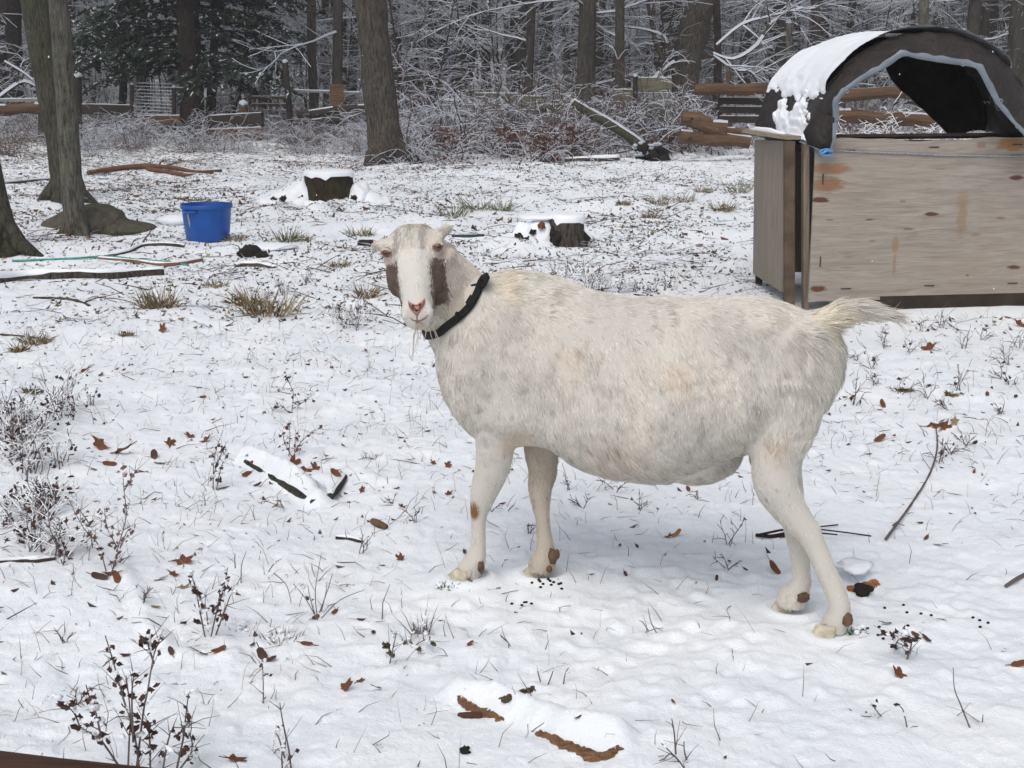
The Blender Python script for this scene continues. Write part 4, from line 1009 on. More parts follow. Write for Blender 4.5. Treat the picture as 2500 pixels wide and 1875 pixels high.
tree([(797, 262, 8), (795, 200, 8), (792, 120, 9), (793, 50, 9), (796, 0, 9)], M['bark_dark'], 'dark thin tree between the pallet gate and the thick brown trunk', top_h=9, crown=0, crown_h=5, roots=0, nz=.05)

# hemlocks: dark trunk with drooping evergreen boughs
M['needle'] = m_simple('hemlock_needles', (.020, .032, .020), .8, .5, 3, 0)
def bough(mb, p, d, L, rng, dens=30):
    pts = [p]; dd = d/np.linalg.norm(d); n = 8
    for i in range(n):
        dd = dd+np.array([0, 0, -.055])+rv(rng)*.06; dd /= np.linalg.norm(dd); pts.append(pts[-1]+dd*L/n)
    mb.tube(pts, [.016*(1-.8*i/n)+.003 for i in range(n+1)], 4, m=0, top=None, cap=False)
    for i in range(1, n+1):
        for side in (-1, 1):
            for k in range(2):
                q = pts[i]+(pts[i-1]-pts[i])*rng.random(); t = pts[i]-pts[i-1]; t /= np.linalg.norm(t); s = np.cross(t, [0, 0, 1.]); s /= np.linalg.norm(s)
                l2 = L*.32*(1-.55*i/n)*rng.uniform(.6, 1.2); e = q+(s*side*.9+t*.6+np.array([0, 0, -.28]))*l2+rv(rng)*.03; kk = max(3, int(l2/.045))
                for j in range(kk):
                    c = q+(e-q)*(j+.5)/kk+rv(rng)*.02; w = rng.uniform(.022, .045); a = (e-q)/np.linalg.norm(e-q); b = np.cross(a, [0, 0, 1.]); b /= np.linalg.norm(b)+1e-9; a = a+rv(rng)*.3
                    up = np.array([0, 0, 1.]); b = b+rv(rng)*.3
                    snow = rng.random() < .20
                    v = [c-a*w*1.2-b*w, c+a*w*1.2-b*w*.8-up*.02, c+a*w*1.2+b*w, c-a*w*1.1+b*w*.9-up*.02]; mb.add(v, [(0, 1, 2), (0, 2, 3)], 1)
                    if snow: mb.add([x+up*.012 for x in (c-a*w-b*w*.5, c+a*w-b*w*.3, c+a*w*.8+b*w*.5, c-a*w*.6+b*w*.4)], [(0, 1, 2, 3)], 2)
def hemlock(pts, label, bs_, seed):
    root = tree(pts, M['bark_dark'], label, 'evergreen_tree', top_h=12, crown=None, nz=.08, roots=3)
    rng = random.Random(seed); g = np.array(root.location)
    for (zz, a, L) in bs_:
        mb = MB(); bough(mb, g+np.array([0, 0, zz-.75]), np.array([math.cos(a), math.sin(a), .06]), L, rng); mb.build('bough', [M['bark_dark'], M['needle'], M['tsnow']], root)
    return root
br = []
rq = random.Random(8)
for k in range(34):
    z = 2.2+k*.11+rq.uniform(-.1, .1); a = rq.choice([rq.uniform(-.7, .7), rq.uniform(2.4, 3.9), rq.uniform(3.9, 5.5) if z > 3.4 else rq.uniform(2.4, 3.6)]); L = rq.uniform(1.6, 3.1); br.append((z, a, L))
for k in range(26): br.append((5.6+k*.2, rq.uniform(0, 6.28), 2.6*(1-k/30)))
hemlock([(478, 342, 34), (474, 320, 31), (468, 240, 29), (464, 160, 28), (461, 80, 28), (459, 0, 28), (457, -50, 28)], 'dark evergreen with the broad straight trunk by the fence and drooping snowy boughs', br, 3)
br = []
for k in range(22): br.append((2.3+k*.14, rq.choice([rq.uniform(-.6, .6), rq.uniform(4.8, 6.0), rq.uniform(2.6, 3.6)]), rq.uniform(1.2, 2.4)))
for k in range(16): br.append((5.4+k*.22, rq.uniform(0, 6.28), 2.0*(1-k/20)))
hemlock([(514, 338, 16), (514, 300, 13), (518, 200, 11), (524, 100, 10), (532, 0, 10), (536, -50, 10)], 'thin dark evergreen close beside the broad evergreen trunk', br, 5)
br = []
for k in range(30): br.append((2.5+k*.15, rq.uniform(0, 6.28), rq.uniform(1.4, 2.6)))
for k in range(14): br.append((7+k*.2, rq.uniform(0, 6.28), 1.9*(1-k/18)))
hemlock([(300, 318, 12), (300, 250, 10), (302, 150, 9), (300, 60, 9), (298, 0, 9)], 'thin evergreen hung with dark boughs between the forked trunks and the broad evergreen', br, 6)
br = [(2.6+k*.15, rq.uniform(0, 6.28), rq.uniform(1.3, 2.3)) for k in range(34)]
hemlock([(640, 300, 12), (643, 230, 11), (640, 150, 10), (636, 70, 10), (632, 0, 10)], 'thin evergreen with dark boughs above the pallet gate', br, 9)

# right-hand group by the logs
tree([(1668, 335, 36), (1668, 318, 30), (1672, 250, 30), (1674, 180, 32), (1684, 110, 37), (1700, 50, 36), (1716, 0, 34), (1728, -50, 33)], M['bark_brown'], 'dark stout trunk leaning right beside the orange log rail', top_h=9, crown=2, crown_h=5)
tree([(1704, 300, 20), (1706, 260, 18), (1716, 180, 22), (1728, 100, 19), (1736, 40, 17), (1742, -20, 16)], M['bark_grey'], 'paler grey hollow trunk tucked behind the dark stout trunk', top_h=8, crown=1, crown_h=5, roots=0)
tree([(1748, 240, 11), (1752, 180, 10), (1752, 100, 9), (1750, 30, 9), (1748, -20, 9)], M['bark_dark'], 'dark mossy stem right of the hollow grey trunk', top_h=8, crown=0, crown_h=5, roots=0, nz=.05)
tree([(2096, 200, 34), (2095, 150, 30), (2095, 80, 29), (2093, 0, 29), (2092, -50, 29)], M['bark_grey'], 'dark straight trunk rising behind the top of the snowy arch', top_h=10, crown=1, crown_h=5.5, roots=0)
tree([(2254, 180, 14), (2255, 100, 12), (2255, 50, 12), (2256, 0, 12)], M['bark_grey'], 'thinner of the two trunks rising behind the apex of the arch', top_h=9, crown=2, crown_h=6, roots=0, nz=.05)
tree([(2336, 190, 24), (2338, 120, 22), (2340, 60, 21), (2342, 0, 20), (2343, -50, 20)], M['bark_grey'], 'thicker lichen green trunk rising behind the right of the arch', top_h=10, crown=0, crown_h=6, roots=0)
tree([(1128, 300, 30), (1130, 220, 27), (1134, 140, 26), (1138, 60, 26), (1140, 0, 25), (1141, -50, 25)], M['bark_far'], 'broad dim trunk in the woods beyond the slender olive brown tree', top_h=11, crown=2, crown_h=6, roots=0)
tree([(1095, 280, 8), (1094, 200, 7), (1092, 100, 7), (1090, 0, 7)], M['bark_dark'], 'thin dark stem in the gap left of the broad dim trunk', top_h=9, crown=1, crown_h=6, roots=0, nz=.05)
tree([(1332, 300, 15), (1330, 240, 14), (1332, 160, 13), (1336, 80, 12), (1340, 0, 11)], M['bark_grey'], 'lone grey trunk with a torn knot in the snowy thicket at the middle', top_h=10, crown=0, crown_h=6, roots=0)
tree([(1790, 230, 9), (1792, 150, 9), (1790, 60, 9), (1788, 0, 9)], M['bark_dark'], 'thin trunk above the dark board fence left of the shelter', top_h=9, crown=1, crown_h=6, roots=0, nz=.05)
tree([(40, 300, 22), (38, 220, 20), (34, 120, 20), (30, 0, 20)], M['bark_dark'], 'dim trunk behind the fence at the far left', top_h=10, crown=2, crown_h=6, roots=0)
tree([(8, 290, 12), (6, 200, 12), (4, 100, 12), (2, 0, 12)], M['bark_dark'], 'leftmost dim stem at the edge of the woods', top_h=10, crown=1, crown_h=6, roots=0)

# ------------------------------------------------------------------ arching saplings drawn in front of the woods
def sapling(px, py, lines, label, seed=1, mt=None, Y=None, kids=5, L=.8):
    g = G(px, py); Y = Y or g[1]; root = empty('snowy_sapling', g); tag(root, label, 'sapling')
    for i, ln in enumerate(lines): limb_px(root, ln, Y, mt or M['twig'], 'stem' if i == 0 else 'branch', kids=kids, seed=seed+i, dY=.03, L=L)
    return root
sapling(1080, 300, [[(1072, 228, 5), (1110, 180, 5), (1150, 140, 5), (1190, 75, 6), (1235, 30, 7), (1290, 5, 7), (1340, -25, 7)], [(1192, 72, 4), (1150, 60, 3), (1110, 80, 3), (1050, 105, 3)]], 'long snowy branch arching up to the right over the slender olive brown tree', 3, kids=9)
sapling(960, 290, [[(905, 110, 4), (950, 120, 5), (1000, 135, 6), (1020, 145, 6), (1045, 185, 7), (1070, 235, 7), (1085, 280, 7)], [(1018, 145, 5), (1027, 110, 4), (1022, 60, 3), (1012, 20, 3)]], 'crooked dark sapling forking between the thick brown trunk and the slender tree', 13, kids=8)
sapling(1465, 300, [[(1455, 260, 4), (1470, 200, 5), (1482, 130, 6), (1488, 60, 6), (1486, 25, 5), (1440, 5, 4), (1390, 15, 3), (1320, 35, 3), (1230, 45, 2)]], 'tall thin sapling bowed over to the left by snow', 23, kids=9)
sapling(1590, 330, [[(1560, 330, 4), (1595, 230, 6), (1625, 175, 6), (1600, 110, 5), (1588, 50, 5), (1578, 0, 4)], [(1625, 175, 5), (1634, 140, 4), (1620, 90, 4), (1560, 70, 3), (1500, 65, 2)]], 'dark forked sapling leaning left of the stout trunk', 33, kids=9)
sapling(1535, 330, [[(1530, 270, 6), (1570, 225, 6), (1610, 180, 5), (1648, 150, 4)]], 'snowy pole leaning up to the right under the forked sapling', 43, kids=5)
sapling(1400, 330, [[(1340, 295, 4), (1370, 250, 4), (1430, 215, 4), (1500, 195, 3), (1560, 180, 3)], [(1380, 290, 3), (1400, 240, 3), (1440, 195, 2)]], 'low spreading snowy sapling in the thicket behind the leaning green log', 53, kids=12)
sapling(1200, 330, [[(1075, 245, 4), (1130, 250, 5), (1190, 270, 5), (1215, 285, 6), (1240, 305, 7), (1256, 330, 7)]], 'green tipped dead branch sloping down right in the thicket', 63, kids=7)
sapling(1830, 250, [[(1740, 130, 3), (1790, 145, 4), (1850, 110, 5), (1900, 40, 4), (1990, 20, 3)], [(1740, 135, 4), (1790, 170, 4), (1830, 175, 4), (1850, 200, 4)], [(1750, 110, 3), (1812, 60, 4), (1880, 40, 3), (1960, 20, 3)]], 'snow laden spreading boughs left of the arch above the orange log rail', 73, kids=12, L=1.0, Y=24)
sapling(600, 335, [[(520, 190, 4), (570, 180, 5), (620, 185, 5), (660, 150, 5), (700, 150, 3)], [(595, 190, 4), (580, 245, 5), (570, 290, 4)]], 'snow covered fallen limb hanging above the dark beam right of the evergreen trunks', 83, kids=8)
sapling(80, 330, [[(-10, 245, 5), (30, 215, 5), (60, 200, 5), (95, 215, 4)], [(10, 150, 3), (60, 180, 3), (100, 215, 3)]], 'snowy branch arching over the thick fence log at the far left', 93, kids=8)
# ------------------------------------------------------------------ fences and old timber along the wood edge
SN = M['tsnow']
wd_dark = m_wood('dark_wet_timber', (.018, .014, .011), (.055, .042, .033), 0, .5)
wd_brown = m_wood('brown_timber', (.06, .032, .018), (.15, .085, .05), 0, .5)
wd_orange = m_wood('orange_split_wood', (.052, .030, .017), (.165, .098, .056), 0, .5, stain=(.06, .03, .015))
wd_olive = m_wood('weathered_olive_board', (.10, .095, .06), (.20, .19, .135), 0, .5)
wd_grey = m_wood('weathered_grey_board', (.13, .13, .13), (.25, .255, .26), 0, .5)
def bar(root, px0, py0, px1, py1, h, Y, mt, name='rail', d=.05, snow=True, Y1=None, rnd=False):
    a, b = at(px0, py0, Y), at(px1, py1, Y1 or Y); hh = h*mpp(a)/2; u = np.array([0, 0, hh]); w = np.array([0, d/2, 0]); mb = MB()
    if rnd:
        K = 7; pts = [a+(b-a)*t+np.array([0, 0, .15*hh*math.sin(t*9+px0)]) for t in np.linspace(0, 1, K)]; mb.tube(pts, [hh*(1+.12*math.sin(k*2+py0)) for k in range(K)], 12, m=0, top=1 if snow else None, topt=.86, nz=.08)
    else:
        mb.add([a-u-w, b-u-w, b-u+w, a-u+w, a+u-w, b+u-w, b+u+w, a+u+w], [(0, 3, 2, 1), (4, 5, 6, 7), (0, 1, 5, 4), (1, 2, 6, 5), (2, 3, 7, 6), (3, 0, 4, 7)])
        if snow:
            s = np.array([0, 0, .022]); v = u+np.array([0, 0, .001]); K = 6; P_ = [a+(b-a)*t for t in np.linspace(.01, .99, K)]
            vs = []
            for k, p in enumerate(P_): s_ = s*(.5+.8*((k*37+int(px0)) % 5)/5); vs += [p+v-w*.9, p+v+s_-w*.4, p+v+s_+w*.4, p+v+w*.9]
            fs = [(i*4+j, i*4+4+j, i*4+5+j, i*4+1+j) for i in range(K-1) for j in range(3)]; mb.add(vs, fs, 1)
    return mb.build(name, [mt, SN], root)
def upright(root, px, y0, y1, w, Y, mt, name='post', px_top=None, snow=True, rnd=True):
    a, b = at(px, y1, Y), at(px_top or px, y0, Y); r = w*mpp(a)/2; a = a-(b-a)*.08; mb = MB(); mb.tube([a, (a+b)/2, b], [r*1.1, r, r*.95], 10 if rnd else 4, nz=.06)
    if snow: mb.sph(b+np.array([0, 0, .015]), (r*1.05, r*1.05, r*.75), 10, 6, m=1, nz=.1)
    return mb.build(name, [mt, SN], root)
def fence(px, py, label, cat='fence', name='wooden_fence'):
    g = G(px, py); r = empty(name, g); tag(r, label, cat); return r, g[1]
r, Y = fence(200, 334, 'dark rail fence with a thick snowy log end at the far left'); Y = 30
bar(r, -30, 268, 110, 264, 27, Y, wd_brown, 'log', rnd=True); bar(r, 178, 266, 322, 270, 25, Y, wd_dark, 'rail'); upright(r, 190, 186, 330, 21, Y, wd_dark); upright(r, 322, 207, 308, 10, Y, wd_dark)
bar(r, -20, 246, 105, 244, 7, Y, wd_grey, 'rail'); upright(r, 100, 250, 335, 14, Y, wd_dark, snow=False)
r, Y = fence(420, 345, 'wire mesh fence panel over orange boards left of the broad evergreen', name='wire_fence'); Y = 30.2
upright(r, 425, 214, 346, 11, Y, wd_dark); bar(r, 425, 218, 452, 218, 7, Y, wd_dark, 'rail')
for k in range(11): bar(r, 330, 202+k*8.2, 422, 205+k*8.4, 1.6, Y, SN, 'wire', d=.012, snow=False)
for k in range(7): mb = MB(); mb.tube([at(336+k*14, 200, Y), at(337+k*14, 286, Y)], .005, 4); mb.build('wire', wd_dark, r)
bar(r, 329, 292, 440, 292, 19, Y-.1, wd_orange, 'board'); bar(r, 345, 340, 430, 338, 15, Y-.1, wd_orange, 'board'); 
r, Y = fence(580, 345, 'two heavy dark snow dusted timber beams stacked right of the evergreens', 'timber', 'timber_stack'); Y = 29
bar(r, 512, 300, 641, 292, 34, Y, wd_dark, 'beam', d=.3); bar(r, 508, 331, 641, 325, 29, Y-.1, wd_brown, 'beam', d=.3); upright(r, 594, 254, 280, 22, Y+.3, wd_brown, 'stub')
r, Y = fence(660, 305, 'slatted wooden pallet gate left of the thin straight tree', 'gate', 'pallet_gate'); Y = 31
for k, yy in enumerate((239, 257, 273, 288, 303)): bar(r, 614, yy, 700, yy, 7, Y, wd_brown if k < 3 else wd_grey, 'slat', d=.02)
for px in (622, 660, 694): bar(r, px, 240, px+.5, 240, 1, Y, wd_brown, 'batten') if 0 else upright(r, px, 236, 308, 6, Y+.05, wd_brown, 'batten', snow=False, rnd=False)
r, Y = fence(706, 305, 'dark leaning gate post with a thin rail running to the thick brown trunk'); Y = 29.5
upright(r, 710, 152, 305, 15, Y, wd_dark, px_top=696); bar(r, 708, 221, 880, 228, 5, Y, wd_grey, 'rail'); bar(r, 725, 280, 905, 262, 22, Y-.4, wd_dark, 'log', rnd=True); bar(r, 740, 300, 880, 290, 16, Y-.6, wd_dark, 'log', rnd=True)
bar(r, 822, 203, 826, 264, 1, Y, wd_brown) if 0 else None
mb = MB(); a = at(806, 262, Y-.2); b = at(838, 205, Y-.2); mb.box((a+b)/2, (abs(b[0]-a[0]), .03, abs(b[2]-a[2])), m=0); tag(mb.build('upright_board', [wd_orange], None), 'upright brown orange board fixed to the thin rail left of the thick trunk', 'board')
r, Y = fence(1220, 320, 'run of weathered olive and grey boards half hidden by the thicket in the middle'); Y = 27
for x0, x1, y, h, mt in ((1160, 1268, 234, 13, wd_olive), (1262, 1330, 249, 29, wd_olive), (1128, 1212, 293, 27, wd_olive), (1205, 1318, 281, 26, wd_grey), (1040, 1130, 290, 20, wd_grey), (1128, 1260, 262, 12, wd_grey), (1330, 1420, 262, 14, wd_olive)): bar(r, x0, y, x1, y+1, h, Y, mt, 'board', d=.03)
for x in (1135, 1264, 1326): upright(r, x, 225, 320, 9, Y+.08, wd_grey, snow=False)
r, Y = fence(1600, 320, 'pale olive boards and dark post left of the stout leaning trunk'); Y = 27
for x0, x1, y, h, mt in ((1498, 1544, 232, 26, wd_olive), (1558, 1640, 207, 34, wd_olive), (1556, 1636, 238, 22, wd_grey), (1556, 1634, 272, 36, wd_olive)): bar(r, x0, y, x1, y, h, Y, mt, 'board', d=.03)
upright(r, 1551, 187, 300, 12, Y-.05, wd_dark)
r, Y = fence(1800, 305, 'dark board fence with an orange peeled log as its top rail'); Y = 24
bar(r, 1696, 219, 1890, 216, 28, Y-.2, wd_orange, 'rail', rnd=True, snow=False)
for y in (246, 268, 291): bar(r, 1755, y, 1990, y+3, 16, Y, wd_dark, 'board', d=.03)
for x in (1758, 1850): upright(r, x, 238, 310, 12, Y+.06, wd_dark, snow=False)
for a_, lab in (((1664, 286, 1772, 318, 40), 'thick orange peeled log sloping down beside the stout trunk'), ((1660, 334, 1830, 345, 34), 'rotten orange brown log lying on the ground under the sloping log'),
                ((2020, 232, 2320, 222, 30), 'orange log seen through the arch above the plywood'), ((2030, 282, 2290, 296, 34), 'lower orange log seen through the arch close above the plywood edge'), ((1740, 318, 1900, 325, 18), 'brown log end left of the shelter side wall')):
    g = at((a_[0]+a_[2])/2, (a_[1]+a_[3])/2, 22.5); r = empty('peeled_log', (g[0], g[1], float(gz(g[0], g[1])))); tag(r, lab, 'log'); bar(r, *a_, 22.5, wd_orange, 'trunk_piece', rnd=True, snow=True)
    if 'rotten' in lab or 'sloping' in lab: mb = MB(); mb.sph(at(a_[0]+25, a_[1]+4, 22.25), (.035, .02, .03), 8, 6); mb.build('knot', wd_dark, r)
g = at(1927, 160, 24); r = empty('dead_pole', (g[0], g[1], 0)); tag(r, 'bare broken pole standing left of the arch against the woods', 'pole'); upright(r, 1930, 56, 330, 15, 24, M['bark_grey'], 'shaft', px_top=1926)
g = at(1780, 195, 26); r = empty('broken_stump', (g[0], g[1], 0)); tag(r, 'short snapped orange stump above the peeled top rail', 'stump'); upright(r, 1780, 174, 330, 14, 26, wd_orange, 'shaft', snow=False)

# ------------------------------------------------------------------ stumps, boulder, logs, root ball
def stump(px, py, hw, hh, label, cap=True, roots=(), seed=1, mt=None, holes=0):
    g = G(px, py); s = mpp(g); R = hw*s; H_ = hh*s; root = empty('tree_stump', g); tag(root, label, 'stump'); mt = mt or M['bark_brown']
    mb = MB(); z = [(-.05, 1.22), (.12*H_, 1.08), (.5*H_, 1.0), (H_*.97, .97), (H_, .95)]
    mb.tube([g+np.array([0, 0, a]) for a, _ in z], [R*b for _, b in z], 28, nz=.10, seed=seed); mb.build('trunk', [mt], root, smooth=True)
    mb = MB(); vs = []; fs = []; n = 32; K = 6
    for k in range(K):
        rr = [1.02, 1.03, .96, .8, .5, .05][k]; zz = [-.035, .005, .032, .042, .046, .047][k]*(1.0)
        for j in range(n):
            a = 2*math.pi*j/n; w = 1+.05*float(vnoise(math.cos(a)*2+px, math.sin(a)*2, 0, seed)); dz = (-.05*max(0, float(vnoise(math.cos(a)*3+px, math.sin(a)*3, 0, seed+3)))-.0) if k == 0 else 0
            vs.append(g+np.array([R*rr*w*math.cos(a), R*rr*w*math.sin(a), H_+zz*.8+dz]))
    for k in range(K-1):
        for j in range(n): a = k*n+j; b = k*n+(j+1) % n; fs.append((a, b, b+n, a+n))
    mb.add(vs, fs); mb.build('snow_cap', [M['snow']], root, smooth=True)
    for i, (dx, dy, w, sn) in enumerate(roots):
        e = g+np.array([dx*s, dy*s, -.03]); a = math.atan2(dy, dx); p0 = g+np.array([math.cos(a)*R*.7, math.sin(a)*R*.7, H_*.55]); p1 = g+np.array([math.cos(a)*R*1.15, math.sin(a)*R*1.15, H_*.26]); p2 = p1*.45+e*.55+np.array([0, 0, .035])
        A = catmull([[*p0, w*s], [*p1, w*s*.9], [*p2, w*s*.7], [*e, w*s*.3]], 4); mb = MB(); mb.tube(A[:, :3], list(A[:, 3]), 12, nz=.15, seed=i); mb.build('root', [M['black']], root, smooth=True)
        if sn:
            A2 = A.copy(); A2[:, 2] += A[:, 3]*.42; A2[:, 1] += A[:, 3]*.25; mb = MB(); mb.tube(A2[:, :3], list(A[:, 3]*1.05*sn), 12, nz=.2, seed=i+9); mb.build('root_snow', [M['snow']], root, smooth=True)
    return root, g, s, R, H_
r, g, s, R, H_ = stump(805, 494, 60, 72, 'larger cut tree stump with a flat snow cap and snowy spreading roots', roots=(), seed=3, mt=m_bark('stump_bark', (.02, .014, .010), (.07, .05, .03), (.06, .065, .025), 1.2, .6))
for k, (dx, dy, dz, rx, ry, rz) in enumerate(((-62, .06, .0, 50, .34, .24), (-92, .0, .0, 54, .32, .16), (-125, -.06, -.01, 52, .28, .10), (66, .06, .0, 40, .30, .20), (92, .02, -.01, 50, .28, .13), (122, .0, -.02, 40, .24, .08), (20, -.26, -.01, 40, .10, .035), (-30, -.22, -.01, 34, .12, .07))):
    mb = MB(); mb.sph(g+np.array([dx*s, dy, dz]), (rx*s, ry, rz), 26, 16, nz=.20, seed=k*5+2); mb.build('snow_slope', [M['snow']], r, smooth=True)
for k, (dx, dy, dz, rx, rz) in enumerate(((-128, -.30, .02, 15, .05), (-104, -.30, .05, 12, .05), (-60, -.24, .06, 12, .035), (62, -.24, .05, 10, .04), (-20, -.32, .02, 16, .03))):
    mb = MB(); mb.sph(g+np.array([dx*s, dy+.06, dz]), (rx*s, .06, rz), 12, 8, nz=.5, seed=k); mb.build('root', [M['black']], r, smooth=True)
for k, dx in enumerate((-44, -30, -18, 22, 30, 38)):
    mb = MB(); b = g+np.array([dx*s, -.05+.02*k, H_+.03]); mb.tube([b, b+np.array([.004*(k-3), 0, .035+.02*(k % 3)])], [.006, .002], 5); mb.build('splinter', [M['cutwood']], r)
r, g, s, R, H_ = stump(1384, 598, 43, 66, 'smaller cut stump with snow sliding off its left side behind the goat', roots=((-30, -45, 12, 0), (45, -10, 10, .9)), seed=7)
for i, (dx, dy, dz, rx, ry, rz) in enumerate(((-62, .02, .06, 40, .15, H_-.055), (-98, .0, .03, 38, .15, H_*.72), (-128, -.02, .0, 30, .12, H_*.42), (-60, .04, H_, 52, .13, .028))):
    mb = MB(); mb.sph(g+np.array([dx*s, dy, dz]), (rx*s, ry, rz), 26, 16, nz=.13, seed=i*3+1); mb.build('snow_mound', [M['snow']], r, smooth=True)
for i, (dx, dz, rx, rz, mt_) in enumerate(((-118, .06, 17, .042, 'black'), (-142, .03, 11, .022, 'black'), (-98, .05, 9, .035, 'black'), (-62, .17, 8, .026, 'leafbrown'), (-34, .09, 8, .06, 'black'), (-84, .12, 8, .02, 'black'))):
    mb = MB(); mb.sph(g+np.array([dx*s, -.115, dz]), (rx*s, .035, rz), 14, 10, nz=.5, seed=i*3+1); mb.build('rotten_wood', [M[mt_]], r, smooth=True)
# boulder
g = G(200, 566); s = mpp(g); mb = MB(); mrock = m_bark('boulder_stone', (.085, .078, .060), (.165, .150, .115), (.11, .12, .07), .5, .5)
mb.sph(g+np.array([.02, .25, .06]), (90*s, .32, 48*s), 26, 16, nz=.13, seed=6); mb.sph(g+np.array([-.24, .18, .02]), (50*s, .22, 30*s), 20, 12, nz=.12, seed=9); mb.sph(g+np.array([.34, .22, .0]), (78*s, .25, 22*s), 20, 12, nz=.12, seed=19)
o = mb.build('boulder', [mrock], None, g, smooth=True); tag(o, 'low grey brown boulder behind the foot of the slim grey trunk', 'rock'); rm = o.modifiers.new('r', 'REMESH'); rm.mode = 'VOXEL'; rm.voxel_size = .02; rm.use_smooth_shade = True; sm = o.modifiers.new('s', 'SMOOTH'); sm.factor = .6; sm.iterations = 6
def ground_path(pts, lift=0.0):
    out = []
    for q in pts: p = G(q[0], q[1]); p[2] += lift; out.append([*p, q[2]*mpp(p)])
    return out
def stick(pts, label, mt=None, cat='stick', name='fallen_stick', snow=1, lift=.35, nz=.12, twigs=0, seed=1, snow_w=.9, wide=0):
    A = catmull([[a, b, c_, r_] for a, b, c_, r_ in ground_path(pts)], 4); A[:, 2] += A[:, 3]*lift; g = A[0, :3].copy(); root = empty(name, g); tag(root, label, cat)
    mb = MB(); mb.tube(A[:, :3], list(A[:, 3]), 10, nz=nz, seed=seed)
    rng = random.Random(seed)
    for k in range(twigs): i = rng.randrange(1, len(A)-1); d = A[i, :3]-A[i-1, :3]; branch(mb, A[i, :3], d/np.linalg.norm(d)+rv(rng)*.5+np.array([0, 0, .1]), .35, max(.004, A[i, 3]*.5), 1, rng, top=0, kids=2)
    mb.build('wood', [mt or M['twig']], root, smooth=True)
    if snow:
        B = A.copy(); B[:, 2] += A[:, 3]*.62; B[:, 1] += A[:, 3]*.22; w = A[:, 3]*snow_w*(1+.3*np.array([float(vnoise(i*.55, seed, 0, 5)) for i in range(len(A))])); mb = MB(); mb.tube(B[:, :3], list(w), 10, nz=.12, seed=seed+3, flat=.8); mb.build('snow', [M['snow']], root, smooth=True)
    return root
stick([(-30, 694, 15), (60, 686, 14), (150, 680, 13), (240, 679, 12), (320, 676, 12), (398, 670, 11)], 'long snow topped log lying at the left edge below the tub', M['bark_brown'], 'log', 'fallen_log', seed=2)
stick([(215, 428, 5), (280, 417, 6), (350, 413, 6), (420, 415, 5), (480, 424, 4), (540, 420, 3)], 'reddish brown branch curving right from behind the forked trunks', m_simple('red_brown_branch', (.14, .07, .045), .85, .3, 9, .3), snow=0, lift=1.2, twigs=8, seed=4)
stick([(360, 416, 5), (410, 424, 5), (460, 428, 4), (520, 424, 3)], 'lower fork of the reddish brown branch near the forked trunks', m_simple('red_brown_branch', (.14, .07, .045), .85, .3, 9, .3), snow=0, lift=.8, seed=5)
stick([(-10, 452, 5), (60, 446, 5), (130, 440, 5)], 'brown branch lying left of the forked trunks', snow=1, seed=6)
stick([(255, 628, 4), (310, 617, 5), (345, 602, 5), (400, 599, 5), (450, 604, 5)], 'bent brown branch lying just below the tub', snow=1, seed=8, twigs=3)
stick([(240, 632, 4), (320, 640, 5), (400, 650, 6), (450, 645, 7), (492, 638, 6)], 'brown stripped branch lying below the bent branch by the tub', m_simple('stripped_branch', (.17, .085, .05), .85, .3, 9, .3), snow=1, seed=9, snow_w=.7)
stick([(80, 728, 3), (140, 730, 4), (185, 736, 4), (218, 748, 4)], 'crooked stick under the long log at the left', snow=0, seed=10, twigs=2)
stick([(0, 818, 3), (60, 823, 3), (120, 830, 2)], 'thin stick at the left edge beside a grass tuft', snow=0, seed=11)
stick([(575, 652, 6), (600, 650, 7), (640, 651, 6), (670, 655, 4)], 'short brown stick in front of the black lump', snow=1, seed=12)
stick([(1104, 578, 4), (1140, 579, 5), (1182, 576, 4)], 'dark bluish stick in the snow just right of the goat\'s head', m_simple('slate_stick', (.03, .045, .055), .8, .3, 9, 0), snow=0, seed=13)
stick([(2162, 1322, 3.2), (2225, 1235, 2.8), (2270, 1160, 2.4), (2288, 1095, 2), (2284, 1040, 1.4)], 'long thin twig lying in the snow at the right', M['stemgrey'], snow=0, lift=2, seed=14, twigs=1)
stick([(-10, 1374, 6), (40, 1371, 6), (90, 1372, 8), (135, 1366, 5)], 'dark stick lying at the left edge among the snowy weeds', snow=1, seed=15)
stick([(1846, 1311, 5), (1880, 1314, 5), (1915, 1312, 7)], 'dark forked stick behind the rear legs', M['black'], snow=0, lift=1, seed=16, twigs=2)
stick([(1103, 360, 4), (1160, 366, 5), (1215, 372, 6)], 'green snow topped branch on the ground left of the red brown brush', M['moss'], snow=1, seed=17, lift=1)
stick([(1305, 400, 4), (1340, 396, 5), (1372, 388, 4)], 'snowy pole propped left of the fallen snowy pole near the root ball', snow=1, seed=18, snow_w=1.2)
stick([(1380, 396, 5), (1440, 394, 5), (1510, 392, 5)], 'snowy pole lying just left of the root ball', snow=1, seed=19, snow_w=1.2, lift=1)
stick([(2560, 1392, 5), (2500, 1410, 5), (2455, 1436, 4)], 'stick entering the snow from the right edge', M['stemgrey'], snow=0, lift=1.5, seed=20)
stick([(820, 1316, 6), (850, 1317, 6), (884, 1324, 5)], 'mossy stick half buried left of the front legs', M['moss'], snow=1, seed=21, snow_w=.8)
stick([(910, 1278, 7), (925, 1286, 9), (942, 1292, 7)], 'short brown chip of wood above the half buried mossy stick', m_simple('brown_chip', (.12, .075, .045), .85, .4, 30, .4), snow=0, seed=22, lift=.8)
stick([(975, 470, 2), (972, 500, 2), (962, 535, 3)], 'thin upright twig just left of the goat\'s ear', snow=0, seed=23) if 0 else None
